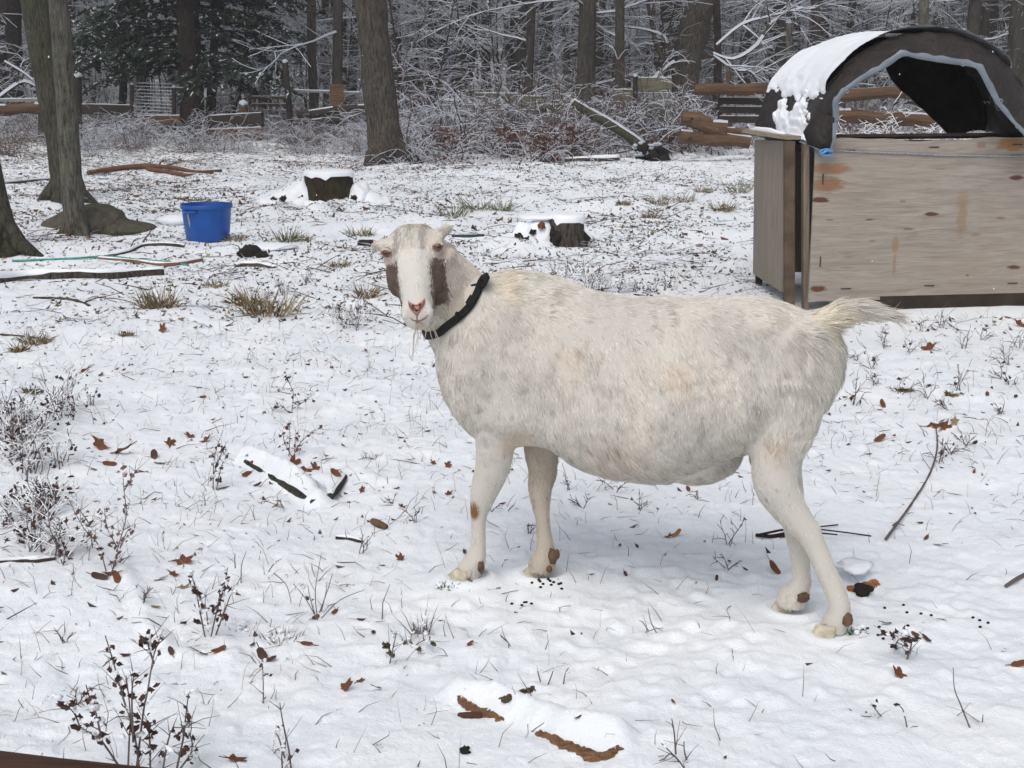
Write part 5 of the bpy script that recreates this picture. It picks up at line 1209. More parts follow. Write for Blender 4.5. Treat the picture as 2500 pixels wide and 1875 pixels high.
# foreground branch of peeled bark under its snow ridge
bark_o = m_wood('flaking_bark', (.11, .052, .025), (.33, .19, .10), 0, 2.2, stain=(.06, .03, .02))
def bark_slab(pts, label, mt, name, cat, seed, up=.5):
    # ragged curved strip of bark: centre line with half widths, torn edges, cupped section
    A = catmull(ground_path(pts), 7); g = A[0, :3].copy(); root = empty(name, g); tag(root, label, cat); V = []; fs = []; K = 9; n = len(A)
    for i in range(n):
        t = A[min(i+1, n-1), :3]-A[max(i-1, 0), :3]; t[2] = 0; t /= np.linalg.norm(t); sd = np.array([-t[1], t[0], 0]); r_ = A[i, 3]
        lo = 1+.45*float(vnoise(i*.55, seed, 0, 3))+.3*float(vnoise(i*1.7, seed, 0, 4)); hi = 1+.35*float(vnoise(i*.6, seed, 0, 7))+.3*float(vnoise(i*1.9, seed, 0, 8))
        for k in range(K):
            f = -lo+(lo+hi)*k/(K-1); V.append(A[i, :3]+sd*r_*f*.75+np.array([0, 0, r_*(.25+up*(f+1)*.55-.35*f*f*.5)+.003*float(vnoise(i*.9, k*1.3, 0, seed))*1.6]))
    for i in range(n-1):
        for k in range(K-1): a = i*K+k; fs.append((a, a+K, a+K+1, a+1))
    mb = MB(); mb.add(V, fs); o = mb.build('bark', [mt], root); so = o.modifiers.new('t', 'SOLIDIFY'); so.thickness = .009; so.offset = -1; return root
r = bark_slab([(1120, 1702, 6), (1136, 1722, 13), (1165, 1738, 15), (1195, 1746, 12), (1225, 1756, 6)], 'ragged orange bark at the left end of the snow covered branch in the foreground', bark_o, 'fallen_branch', 'branch', 3)
r = bark_slab([(1315, 1788, 5), (1345, 1806, 13), (1385, 1828, 18), (1420, 1842, 19), (1458, 1856, 20), (1484, 1846, 15), (1512, 1826, 7)], 'ragged orange bark at the right end of the snow covered branch in the foreground', bark_o, 'fallen_branch', 'branch', 5)
r = bark_slab([(1224, 1706, 4), (1245, 1703, 11), (1275, 1694, 12), (1304, 1682, 7)], 'dark curl of bark poking from the snow above the orange branch ends', m_simple('dark_bark_chunk', (.07, .05, .032), .9, .6, 30, .8, .01), 'bark_piece', 'bark piece', 25)
r = stick([(1122, 1748, 7), (1140, 1752, 10), (1175, 1750, 9)], 'small dark bark piece at the left end of the flaking branch', m_simple('maroon_bark', (.06, .03, .022), .9, .5, 30, .6, .01), 'bark piece', 'bark_piece', snow=0, nz=.4, seed=26)
r = stick([(600, 1120, 7), (650, 1150, 10), (710, 1184, 10), (768, 1222, 10)], 'snow buried log with mossy ends left of the goat', M['moss'], 'log', 'buried_log', snow=0, lift=-1.0, nz=.5, seed=27)
stick([(842, 1166, 7), (826, 1192, 10), (806, 1216, 10)], 'mossy branch stub at the right end of the buried log', M['moss'], snow=1, seed=28, snow_w=.7)
r = bark_slab([(2068, 1440, 9), (2090, 1442, 15), (2118, 1434, 16), (2142, 1422, 8)], 'small broken orange wood stub right behind the rear leg', m_wood('amber_wood', (.20, .085, .03), (.42, .20, .08), 0, 2, stain=(.06, .03, .02)), 'wood_chunk', 'wood chunk', 29)
q = G(2108, 1452); mb = MB(); mb.sph(q+np.array([0, .02, .002]), (.030, .03, .018), 14, 10, nz=.5, seed=2); mb.build('dark_base', [M['black']], r, smooth=True); mb = MB(); mb.sph(G(2105, 1422)+np.array([-.01, .05, .028]), (.05, .05, .014), 14, 10, nz=.4, seed=2); mb.build('snow', [M['snow']], r, smooth=True)
# leaning green log and root ball
g = G(1590, 388); r = empty('fallen_tree', g); tag(r, 'leaning broken green log rising left from a dark snowy root ball', 'fallen tree'); Y = g[1]
A = catmull([[*at(x, y, Y+dy), w*mpp(at(x, y, Y))] for x, y, w, dy in ((1400, 250, 9, .2), (1440, 276, 11, .15), (1490, 304, 12, .1), (1530, 330, 11, 0), (1572, 362, 14, 0))], 4)
mb = MB(); mb.tube(A[:, :3], list(A[:, 3]), 12, nz=.12, top=None); mb.build('log', [M['moss']], r, smooth=True); B = A.copy(); B[:, 2] += A[:, 3]*.75; mb = MB(); mb.tube(B[:, :3], list(A[:, 3]*.62), 8, nz=.2); mb.build('log_snow', [SN], r, smooth=True)
mb = MB(); q = A[0, :3]; mb.sph(q, A[0, 3]*.95, 8, 6); mb.build('cut_end', [m_simple('pale_cut', (.45, .40, .32), .8, .3, 30, 0)], r)
mb = MB()
for k in range(16): mb.sph(at(1592+RS.uniform(-34, 30), 378+RS.uniform(-26, 16), Y+RS.uniform(-.15, .15)), (RS.uniform(.06, .14),)*3, 9, 7, nz=.4, seed=k)
mb.build('root_ball', [M['black']], r, smooth=True); mb = MB()
for k in range(12): mb.sph(at(1585+RS.uniform(-45, 42), 358+RS.uniform(-10, 20), Y-.12), (RS.uniform(.04, .10), .06, .03), 8, 6, nz=.4, seed=k)
mb.build('root_snow', [SN], r, smooth=True)
def lump(px, py, rx, rz, mt, label, cat, name, seed=1, nz=.3, snow=False):
    g = G(px, py); s = mpp(g); mb = MB(); mb.sph(g+np.array([0, 0, rz*s*.5]), (rx*s, rx*s*.9, rz*s), 16, 10, nz=nz, seed=seed); o = mb.build(name, [mt], None, g, smooth=True); tag(o, label, cat)
    if snow: mb = MB(); mb.sph(g+np.array([.01, .05, rz*s*1.0]), (rx*s*1.2, rx*s*.9, rz*s*.6), 16, 10, nz=nz, seed=seed+1); c = mb.build('snow', [M['snow']], o, smooth=True)
    return o
lump(610, 625, 26, 18, M['black'], 'black rotted lump in the snow right of the tub', 'stump', 'rotten_stump', 3)
lump(640, 628, 16, 10, M['black'], 'small black piece beside the black rotted lump', 'wood', 'wood_chunk', 5)
lump(1134, 1838, 13, 11, M['black'], 'small black clod in the snow near the bottom edge', 'clod', 'earth_clod', 7, .5)
lump(660, 607, 60, 9, M['snow'], 'smooth low snow mound right of the black rotted lump', 'snow mound', 'snow_mound', 8, .15)
lump(425, 545, 42, 14, M['snow'], 'rounded snow mound left of the tub', 'snow mound', 'snow_mound', 9, .12)
lump(896, 600, 22, 10, M['black'], 'dark clod left of the goat\'s head', 'clod', 'earth_clod', 11, .4)
r = stick([(30, 640, 2.6), (100, 637, 2.6), (180, 634, 2.6), (260, 629, 2.6), (330, 636, 2.6), (400, 642, 2.6), (460, 650, 2.4)], 'thin teal hose or cord snaking over the snow at the left', m_simple('teal_plastic', (.05, .28, .25), .5, .3, 30, 0), 'hose', 'garden_hose', snow=0, lift=1.2, nz=0)

# ------------------------------------------------------------------ the near wooden rail cut by the bottom left corner
r = empty('near_rail', (-.9, 1.75, 0)); tag(r, 'dark brown weathered wooden rail out of focus in the bottom left corner', 'fence rail')
a = at(-260, 1925, 1.55); b = at(330, 1998, 1.50); mb = MB(); d = (b-a); A = [a-d*.6, a, a+d*.33, a+d*.66, b, b+d*.8]; mb.tube(A, [.058]*6, 20, nz=.05, seed=4); mb.build('rail', [m_wood('dark_brown_rail', (.035, .018, .012), (.10, .052, .034), 0, 1.2)], r, smooth=True)
for t in (-.5, 1.7): q = a+d*t; mb = MB(); mb.tube([np.array([q[0], q[1]-.09, -.1]), np.array([q[0], q[1]-.09, q[2]-.03])], .05, 12, nz=.04); mb.build('post', [wd_brown], r, smooth=True)
# ------------------------------------------------------------------ woodland mass: far undergrowth, snowy brush
def arrays_mesh(name, mats, V, F, MI=None):
    me = bpy.data.meshes.new(name); V = np.asarray(V, np.float32); F = np.asarray(F)
    k = F.shape[1]; me.vertices.add(len(V)); me.vertices.foreach_set('co', V.ravel()); me.loops.add(F.size); me.loops.foreach_set('vertex_index', F.ravel().astype(np.int32))
    me.polygons.add(len(F)); me.polygons.foreach_set('loop_start', np.arange(0, F.size, k)); me.polygons.foreach_set('loop_total', np.full(len(F), k))
    for m in mats: me.materials.append(m)
    if MI is not None: me.polygons.foreach_set('material_index', np.asarray(MI, np.int32))
    me.update(calc_edges=True); return me
def scatter(name, sources, P_, rotz, scale, idx, label, tilt=None):
    n = len(P_); me = bpy.data.meshes.new(name+'_points'); me.vertices.add(n); me.vertices.foreach_set('co', np.asarray(P_, np.float32).ravel())
    rot = np.zeros((n, 3), np.float32); rot[:, 2] = rotz
    if tilt is not None: rot[:, 0] = tilt[:, 0]; rot[:, 1] = tilt[:, 1]
    me.attributes.new('rot', 'FLOAT_VECTOR', 'POINT').data.foreach_set('vector', rot.ravel())
    sc = np.asarray(scale, np.float32); sc = np.stack([sc]*3, 1) if sc.ndim == 1 else sc
    me.attributes.new('scl', 'FLOAT_VECTOR', 'POINT').data.foreach_set('vector', sc.ravel())
    me.attributes.new('idx', 'INT', 'POINT').data.foreach_set('value', np.asarray(idx, np.int32)); me.update()
    o = bpy.data.objects.new(name, me); COL.objects.link(o)
    ng = bpy.data.node_groups.new(name+'_nodes', 'GeometryNodeTree'); ng.interface.new_socket('Geometry', in_out='INPUT', socket_type='NodeSocketGeometry'); ng.interface.new_socket('Geometry', in_out='OUTPUT', socket_type='NodeSocketGeometry')
    gi = ng.nodes.new('NodeGroupInput'); go = ng.nodes.new('NodeGroupOutput'); jn = ng.nodes.new('GeometryNodeJoinGeometry'); L = ng.links.new
    def attr(nm, t): q = ng.nodes.new('GeometryNodeInputNamedAttribute'); q.data_type = t; q.inputs['Name'].default_value = nm; return q.outputs['Attribute']
    for k, src in enumerate(sources):
        cmp = ng.nodes.new('FunctionNodeCompare'); cmp.data_type = 'INT'; cmp.operation = 'EQUAL'; L(attr('idx', 'INT'), cmp.inputs[2]); cmp.inputs[3].default_value = k
        ip = ng.nodes.new('GeometryNodeInstanceOnPoints'); oi = ng.nodes.new('GeometryNodeObjectInfo'); oi.inputs['Object'].default_value = src
        L(gi.outputs[0], ip.inputs['Points']); L(cmp.outputs['Result'], ip.inputs['Selection']); L(oi.outputs['Geometry'], ip.inputs['Instance'])
        e = ng.nodes.new('FunctionNodeEulerToRotation'); L(attr('rot', 'FLOAT_VECTOR'), e.inputs[0]); L(e.outputs[0], ip.inputs['Rotation']); L(attr('scl', 'FLOAT_VECTOR'), ip.inputs['Scale']); L(ip.outputs[0], jn.inputs[0])
    L(jn.outputs[0], go.inputs[0]); m = o.modifiers.new('scatter', 'NODES'); m.node_group = ng
    tag(o, label, kind='stuff'); return o
def src(mesh): return bpy.data.objects.new(mesh.name+'_source', mesh)
RA = np.random.RandomState(77)
def wedge(n, y0, y1, k=.42, power=1.0):
    y = y0+(y1-y0)*RA.rand(n)**power; x = (RA.rand(n)*2-1)*(k*y+1.5); return x, y
# sapling variants with snow along every twig
SAP = []
for v in range(6):
    rng = random.Random(100+v); mb = MB(); h = rng.uniform(4.5, 7); pts = [np.array([0, 0, -.1])]; d = np.array([rng.uniform(-.15, .15), rng.uniform(-.15, .15), 1.])
    for i in range(8): d = d+rv(rng)*.09; d /= np.linalg.norm(d); pts.append(pts[-1]+d*h/8)
    r0 = rng.uniform(.018, .035); mb.tube(pts, [r0*(1-.8*i/8) for i in range(9)], 5, cap=False)
    for k in range(21):
        t = rng.uniform(.08, .98)*8; i = min(int(t), 7); q = pts[i]+(pts[i+1]-pts[i])*(t-i); a = rng.uniform(0, 6.28); branch(mb, q, (math.cos(a), math.sin(a), rng.uniform(-.1, .5)), rng.uniform(.7, 1.9)*(1.1-.6*t/8), .011, 2, rng, grav=-.05, kids=4, nseg=4, minr=.0062, wob=.35)
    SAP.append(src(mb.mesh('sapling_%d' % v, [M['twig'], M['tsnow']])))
TRK = []
for v in range(4):
    rng = random.Random(200+v); mb = MB(); r0 = rng.uniform(.09, .2); pts = [np.array([0, 0, -.3])]; d = np.array([0, 0, 1.])
    for i in range(10): d = d+rv(rng)*.03; d /= np.linalg.norm(d); pts.append(pts[-1]+d*1.3)
    mb.tube(pts, [r0*(1.15 if i == 0 else 1-.06*i) for i in range(11)], 9, cap=False, nz=.06, seed=v)
    for k in range(16):
        t = rng.uniform(1.5, 10); i = min(int(t), 9); q = pts[i]+(pts[i+1]-pts[i])*(t-i); a = rng.uniform(0, 6.28); branch(mb, q, (math.cos(a), math.sin(a), rng.uniform(0, .5)), rng.uniform(1.2, 2.6), .025, 2, rng, grav=-.02, kids=4, minr=.009)
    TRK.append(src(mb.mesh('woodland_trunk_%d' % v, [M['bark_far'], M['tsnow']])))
x, y = wedge(720, 33, 95, .42, 1.15); z = gz(x, y)
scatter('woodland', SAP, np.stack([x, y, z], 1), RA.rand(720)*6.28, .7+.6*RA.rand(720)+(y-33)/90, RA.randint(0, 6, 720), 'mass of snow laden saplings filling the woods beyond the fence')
x, y = wedge(340, 34, 120, .42, .9); z = gz(x, y)
scatter('woodland_trunks', TRK, np.stack([x, y, z], 1), RA.rand(340)*6.28, .8+.6*RA.rand(340), RA.randint(0, 4, 340), 'dim far trunks of the wood fading out behind the saplings')
n = 46; x = (RA.rand(n)*2-1)*16; y = 31+RA.rand(n)*14; keep = np.abs(x+6.9) > 1.2; x, y = x[keep], y[keep]; n = len(x)
scatter('near_woodland_trunks', TRK, np.stack([x, y, gz(x, y)], 1), RA.rand(n)*6.28, 1.0+.8*RA.rand(n), RA.randint(0, 4, n), 'nearer dark trunks of the wood standing behind the fence')
# bramble and brush under the trees
def brush_mesh(seed, h, n, reach, mats, kids=3, minr=.0045, depth=1, leafy=0, arch=-.16):
    rng = random.Random(seed); mb = MB()
    for k in range(n):
        a = rng.uniform(0, 6.28); r = rng.random()**.6*reach; branch(mb, (math.cos(a)*r, math.sin(a)*r, -.03), (rv(rng)[0]*.6, rv(rng)[1]*.6, 1.1), h*rng.uniform(.6, 1.4), minr*1.6, depth, rng, grav=arch, kids=kids, nseg=5, minr=minr, wob=.4)
    for k in range(leafy):
        c = np.array([rng.gauss(0, reach*.6), rng.gauss(0, reach*.6), rng.uniform(.02, h*.8)]); s = rng.uniform(.02, .045); u = rv(rng); u /= np.linalg.norm(u); w = np.cross(u, rv(rng)); w /= np.linalg.norm(w)
        mb.add([c-u*s, c+w*s*.5, c+u*s, c-w*s*.5], [(0, 1, 2, 3)], 2)
    return mb.mesh('brush', mats)
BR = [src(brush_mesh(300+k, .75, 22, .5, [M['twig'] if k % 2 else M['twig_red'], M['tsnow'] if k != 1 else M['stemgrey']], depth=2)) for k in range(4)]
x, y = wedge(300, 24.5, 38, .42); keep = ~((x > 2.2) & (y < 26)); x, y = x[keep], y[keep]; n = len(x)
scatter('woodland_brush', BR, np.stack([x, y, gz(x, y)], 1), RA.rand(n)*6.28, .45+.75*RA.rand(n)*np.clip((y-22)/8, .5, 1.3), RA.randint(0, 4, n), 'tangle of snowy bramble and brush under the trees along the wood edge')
x = RA.uniform(-1.6, 3.6, 46); y = RA.uniform(24.5, 29, 46)
scatter('thicket', BR, np.stack([x, y, gz(x, y)], 1), RA.rand(46)*6.28, 1.0+.9*RA.rand(46), RA.randint(0, 4, 46), 'dense snowy thicket between the thick brown trunk and the stout leaning trunk')
# reddish leafy brush clumps
M['brushleaf'] = m_simple('brush_leaf', (.095, .042, .028), .85, .5, 7, 0)
for px, py, w, lab in ((1085, 392, 55, 'russet leafed brush clump just right of the thick brown trunk'), (1405, 385, 42, 'russet leafed brush clump left of the root ball'), (1330, 400, 38, 'low russet brush clump in front of the lone grey trunk'), (1640, 385, 50, 'russet leaf clump at the foot of the stout leaning trunk'),
                       (985, 395, 36, 'snowy grey shrub hugging the right side of the thick brown trunk'), (470, 350, 40, 'snowy sprig bush at the foot of the broad evergreen trunk'), (1240, 385, 40, 'snow coated grey bush left of the low russet clump'), (1720, 356, 42, 'snowy scrub growing round the end of the peeled logs'), (1800, 352, 40, 'snowy scrub between the peeled logs and the shelter side')):
    g = G(px, py); s = w*mpp(g); red = 'russet' in lab; me = brush_mesh(px, .62 if px < 1500 else .4, 46, s, [M['twig_red'] if red else M['twig'], M['tsnow'], M['brushleaf']], depth=1, leafy=420 if red else 0, minr=.0055)
    o = bpy.data.objects.new('brush_clump', me); COL.objects.link(o); o.location = g; tag(o, lab, 'bush')

for px, w, hs in ((2085, .5, 1.0), (2150, .55, 1.15), (2215, .5, 1.0), (2275, .5, .9)):
    q = at(px, 320, 21.0); me = brush_mesh(px, .75*hs, 40, w, [M['twig_red'], M['snow'], M['brushleaf']], depth=2, leafy=30, minr=.0055); o = bpy.data.objects.new('brush_clump', me); COL.objects.link(o); o.location = (q[0], q[1], float(gz(q[0], q[1])))
    tag(o, 'snowy twig tangle seen through the arch, ' + {2085: 'leftmost of four', 2150: 'second from the left', 2215: 'third from the left', 2275: 'rightmost of four'}[px], 'bush')
# ------------------------------------------------------------------ litter: dead leaves and twigs sticking through the thin snow
def quads(c, u, w, bend=.3):
    nrm = np.cross(u, w); L = np.linalg.norm(nrm, axis=1)[:, None]+1e-9; nrm = nrm/L*np.linalg.norm(w, axis=1)[:, None]*bend
    V = np.stack([c-u-w*.35+nrm, c-u*.2-w-nrm, c+u-w*.2+nrm, c+u*.25+w-nrm], 1); return V
def ragged(n, y, xm):
    return np.clip(vnoise(xm*.9, y*.55, 0, 12)*.6+.5, .05, 1)
def litter(name, n, y0, y1, size, mats, label, power=.7, seed=5, k=.41, lift=.35, elong=1.6, cut=.0):
    rs = np.random.RandomState(seed); y = y0+(y1-y0)*rs.rand(n)**power; x = (rs.rand(n)*2-1)*(k*y+.6)
    p = ragged(n, y, x)*(1-.35*np.clip((x-.5)/4, -1, 1)); keep = rs.rand(n) < p; 
    keep &= ~((x > 1.72) & (x < 4.6) & (y > 8.05) & (y < 9.7)); x, y = x[keep], y[keep]; m = len(x)
    s = size*rs.uniform(.5, 1.5, m); a = rs.rand(m)*6.28; u = np.stack([np.cos(a), np.sin(a), rs.randn(m)*lift], 1)*(s*elong)[:, None]; w = np.stack([-np.sin(a), np.cos(a), rs.randn(m)*lift], 1)*s[:, None]
    c = np.stack([x, y, gz(x, y)+s*.25], 1); V = quads(c, u, w, .45).reshape(-1, 3); F = np.arange(m*4).reshape(m, 4)
    me = arrays_mesh(name, mats, V, F, rs.choice(len(mats), m)); o = bpy.data.objects.new(name, me); COL.objects.link(o); tag(o, label, kind='stuff'); return o
litter('leaf_litter', 90000, 7.5, 36, .0082, [M['leafbrown'], M['stemgrey'], M['leafdark'], M['leaftan'], M['stemgrey'], M['stemgrey'], M['leaftan'], M['twig'], M['grassgreen']], 'scatter of dead leaves showing through the thin snow towards the woods', .72, lift=.55, elong=2.0)
litter('leaf_litter_large', 3600, 11, 34, .020, [M['leafbrown'], M['leafbrown'], M['leafdark']], 'larger brown leaves lying among the fine litter towards the woods', .75, 7)
litter('leaf_litter_near', 3000, 3.0, 13, .0055, [M['leafdark'], M['leafdark'], M['stemgrey'], M['leafbrown'], M['leaftan']], 'sparse crumbs of dead leaf poking out of the snow round the goat', .8, 6, elong=1.9)
def twigs(name, n, y0, y1, L, r, mats, label, power=.8, seed=9, up=.5, k=.41, dens=True):
    rs = np.random.RandomState(seed); y = y0+(y1-y0)*rs.rand(n)**power; x = (rs.rand(n)*2-1)*(k*y+.5)
    if dens: keep = rs.rand(n) < ragged(n, y, x); x, y = x[keep], y[keep]
    keep = ~((x > 1.72) & (x < 4.6) & (y > 8.05) & (y < 9.7)); x, y = x[keep], y[keep]; m = len(x)
    l = L*rs.uniform(.35, 1.6, m); a = rs.rand(m)*6.28; e = np.abs(rs.randn(m))*up; d = np.stack([np.cos(a)*np.cos(e), np.sin(a)*np.cos(e), np.sin(e)], 1)
    b = rs.randn(m, 3)*.35; b[:, 2] = -np.abs(b[:, 2])*.6
    p0 = np.stack([x, y, gz(x, y)-.002], 1); p1 = p0+d*(l*.5)[:, None]; d2 = d+b; d2 /= np.linalg.norm(d2, axis=1)[:, None]; p2 = p1+d2*(l*.5)[:, None]
    rr = r*rs.uniform(.6, 1.5, m); s = np.cross(d, [0, .2, 1.]); s /= np.linalg.norm(s, axis=1)[:, None]; t = np.cross(s, d)
    V = np.zeros((m, 9, 3))
    for i, (p, q) in enumerate(((p0, 1), (p1, .8), (p2, .3))):
        for j in range(3): an = 2*math.pi*j/3; V[:, i*3+j] = p+(s*math.cos(an)+t*math.sin(an))*(rr*q)[:, None]
    f = np.array([[i*3+j, i*3+(j+1) % 3, i*3+3+(j+1) % 3, i*3+3+j] for i in range(2) for j in range(3)]); F = (np.arange(m)[:, None, None]*9+f[None]).reshape(-1, 4)
    me = arrays_mesh(name, mats, V.reshape(-1, 3), F, np.repeat(rs.choice(len(mats), m), 6)); o = bpy.data.objects.new(name, me); COL.objects.link(o); tag(o, label, kind='stuff'); return o
twigs('ground_twigs', 12000, 7.5, 34, .22, .0035, [M['twig'], M['leafdark'], M['tsnow'], M['tsnow']], 'fallen twigs scattered over the snow towards the woods', .85, 10, .18)
twigs('dry_stubble', 11000, 2.5, 16, .045, .0010, [M['stemgrey'], M['stemgrey'], M['leaftan'], M['stemgrey']], 'short dry stalks and grass ends poking through the snow', .95, 11, .7)
twigs('pale_grass', 7000, 2.6, 12, .06, .0009, [M['leaftan'], M['stemgrey'], M['leaftan']], 'fine pale grass blades standing up through the snow', .95, 14, 1.1)
twigs('fine_twigs', 1500, 2.5, 13, .085, .0014, [M['stemgrey'], M['leafdark']], 'thin broken twigs lying in the snow round the goat', .8, 12, .3)

# ------------------------------------------------------------------ single weeds, tufts and leaves the photograph shows
LM = [(520, 'the blue tub', 508, 540), (0, 'the goat\'s head', 1010, 660), (0, 'the near front hoof', 1140, 1410), (0, 'the far front hoof', 1325, 1400), (0, 'the near rear hoof', 2035, 1550), (0, 'the far rear hoof', 1930, 1485), (0, 'the buried mossy log', 690, 1170),
      (0, 'the flaking orange branch', 1300, 1780), (0, 'the larger stump', 800, 470), (0, 'the smaller stump', 1380, 570), (0, 'the shelter\'s near post', 1970, 760), (0, 'the long thin twig', 2230, 1230), (0, 'the left picture edge', 0, 1250), (0, 'the bottom left rail', 60, 1860), (0, 'the right picture edge', 2500, 1300),
      (0, 'the orange wood stub', 2105, 1430), (0, 'the black clod', 1134, 1838), (0, 'the boulder', 200, 545), (0, 'the lone long log', 200, 685)]
USED = set()
def where(px, py, head, tail=''):
    best = sorted(LM, key=lambda l: (l[2]-px)**2+(l[3]-py)**2)
    for l in best[:7]:
        dx, dy = px-l[2], py-l[3]; d = math.hypot(dx, dy)
        dist = 'close ' if d < 110 else ('' if d < 260 else 'well ')
        if abs(dx) > 1.6*abs(dy): w = 'right of' if dx > 0 else 'left of'
        elif abs(dy) > 1.6*abs(dx): w = 'in front of' if dy > 0 else 'behind'
        else: w = ('front ' if dy > 0 else 'back ')+('right of' if dx > 0 else 'left of')
        t = '%s %s%s %s' % (head, dist, w, l[1])
        if t not in USED: USED.add(t); return t
    for l in best[:7]:
        for o_ in ('another', 'a third', 'a fourth', 'a fifth', 'a sixth'):
            t = '%s, %s %s %s' % (head, o_, 'beyond' if py < l[3] else 'this side of', l[1])
            if t not in USED: USED.add(t); return t
def leaf_verts(rng, s, kind):
    n = 18; V = []
    for i in range(n):
        a = 2*math.pi*i/n; r = (.95+.27*math.cos(a*5+.4+rng.uniform(-.15, .15))+.12*math.cos(a*9+1)+rng.uniform(-.06, .06)) if kind == 'oak' else (.85+.12*math.cos(a*2)+rng.uniform(-.05, .05)); x = math.cos(a)*r*1.25; y = math.sin(a)*r*.72
        V.append((x, y))
    return V
def leaf(px, py, size, mt, rng, kind, label):
    g = G(px, py+size*.25); s = size*.5*mpp(g)/1.05; mb = MB(); V = leaf_verts(rng, s, kind); ca = rng.uniform(0, 6.28); tx, ty = rng.uniform(-.7, -.1) if rng.random() < .75 else rng.uniform(-.2, .5), rng.uniform(-.4, .4); curl = rng.uniform(.3, .8)
    R = Matrix.Rotation(ca, 3, 'Z'); R = Matrix.Rotation(-tx, 3, 'X') @ Matrix.Rotation(ty, 3, 'Y') @ R; pts = []
    for (x, y) in V: z = curl*(x*x*.35+y*y*.7)-.15+rng.uniform(-.06, .06); pts.append(Vector((x*s, y*s, z*s)))
    inner = [Vector((p.x*.5, p.y*.5, p.z*.25-.05*s)) for p in pts]; pts = [R @ p for p in pts]; inner = [R @ p for p in inner]; c = R @ Vector((0, 0, -.12*s)); mn = min(p.z for p in pts+inner); off = Vector(g)-Vector((0, 0, mn+s*.22))+Vector((0, 0, .004))
    n = len(pts); vs = [p+off for p in pts]+[p+off for p in inner]+[c+off]; fs = [(i, (i+1) % n, n+(i+1) % n, n+i) for i in range(n)]+[(n+i, n+(i+1) % n, 2*n) for i in range(n)]
    mb.add(vs, fs, 0); st = R @ Vector((1.2*s, 0, 0)); mb.tube([off+st*.9, off+st*1.7+Vector((0, 0, .1*s))], [.045*s, .03*s], 4)
    o = mb.build('dead_leaf', [mt], None, g); sd = o.modifiers.new('t', 'SOLIDIFY'); sd.thickness = .0006; tag(o, label, 'leaf', 'dead leaves lying on the snow'); return o
rg = random.Random(21)
LEAVES = [(205, 900, 34, 'o'), (246, 912, 18, 'o'), (449, 1364, 40, 'o'), (424, 1399, 22, 'o'), (388, 1411, 24, 'p'), (449, 1430, 22, 't'), (297, 1095, 48, 'o'), (244, 1085, 36, 'o'), (268, 1128, 30, 'p'), (376, 1108, 34, 'd'), (392, 1124, 30, 'd'), (417, 1074, 38, 'o'), (464, 1061, 24, 'o'), (502, 1072, 24, 'o'), (226, 1142, 20, 'p'),
          (602, 1152, 34, 'p'), (716, 1124, 46, 'o'), (745, 1140, 34, 'o'), (770, 1137, 26, 'o'), (820, 1151, 30, 'p'), (749, 1566, 30, 'p'), (846, 1676, 34, 'o'), (879, 1658, 22, 'o'), (921, 1678, 26, 'p'), (577, 1846, 42, 'o'), (640, 1592, 42, 'd'), (658, 1606, 30, 'd'), (534, 1580, 34, 'p'), (418, 1588, 26, 'd'), (493, 1592, 30, 'd'),
          (262, 1392, 44, 'd'), (244, 1402, 38, 'd'), (286, 1408, 34, 'p'), (84, 1238, 40, 'd'), (108, 1228, 36, 'p'), (92, 1302, 36, 'd'), (70, 1296, 26, 'p'), (817, 1490, 22, 'p'), (770, 1505, 22, 'p'), (981, 1232, 20, 'o'), (977, 1357, 28, 'o'), (912, 1540, 22, 'd'), (496, 968, 16, 'p'), (884, 1196, 18, 'o'), (629, 1182, 18, 'd'), (540, 1186, 26, 'p'),
          (2285, 1030, 40, 'o'), (2306, 1036, 40, 'o'), (2330, 1028, 26, 't'), (2147, 1070, 30, 'p'), (2155, 985, 26, 'p'), (2197, 1640, 42, 'o'), (2488, 1617, 34, 'p'), (1891, 1388, 36, 'p'), (2247, 1276, 12, 'd'), (2261, 1311, 18, 'p'), (2292, 1326, 22, 'p'), (2164, 1518, 26, 'd'), (2212, 1552, 30, 'd'), (2262, 1556, 24, 'd'), (2235, 1548, 20, 'p'),
          (1651, 1298, 32, 'c'), (1632, 1306, 22, 'o'), (1148, 1570, 18, 'p'), (1513, 1330, 14, 'd'), (1555, 1334, 12, 'd'), (1527, 1401, 16, 'd'), (1750, 1412, 16, 'd'), (1643, 1713, 12, 'p'), (1411, 1750, 18, 'd'), (1058, 1128, 16, 'o'), (1094, 1134, 22, 'o'), (1095, 1203, 18, 'o'), (1134, 1346, 16, 'd'), (1680, 1193, 18, 'p'), (1000, 1120, 14, 'd'),
          (397, 803, 26, 'o'), (560, 790, 20, 'd'), (600, 920, 12, 'd'), (810, 895, 14, 'o'), (520, 880, 10, 'd'), (2266, 846, 30, 'o'), (2490, 790, 28, 'o'), (2282, 800, 22, 'o'), (2080, 970, 14, 'p'), (1462, 720, 16, 'o'), (2410, 960, 18, 'p'), (2480, 965, 16, 'd'), (1435, 585, 22, 'o'), (1160, 1150, 14, 'd'), (1770, 1850, 12, 'd'), (1820, 1390, 12, 'd')]
m_orange = m_simple('orange_leaf', (.36, .16, .05), .7, .35, 8, .3, .002)
desc = {'o': ('lobed russet oak leaf', M['leafbrown']), 'p': ('plain brown dead leaf', M['leafbrown']), 'd': ('dark shrivelled dead leaf', M['leafdark']), 't': ('tan lobed dead leaf', M['leaftan']), 'c': ('bright orange brown curled leaf', m_orange)}
for px, py, s, k in LEAVES:
    nm, mt = desc[k]; sz = 'big ' if s >= 34 else ('tiny ' if s < 17 else '')
    leaf(px, py, s*1.05, mt, rg, 'oak' if k in 'ot' else 'plain', where(px, py, sz+nm))
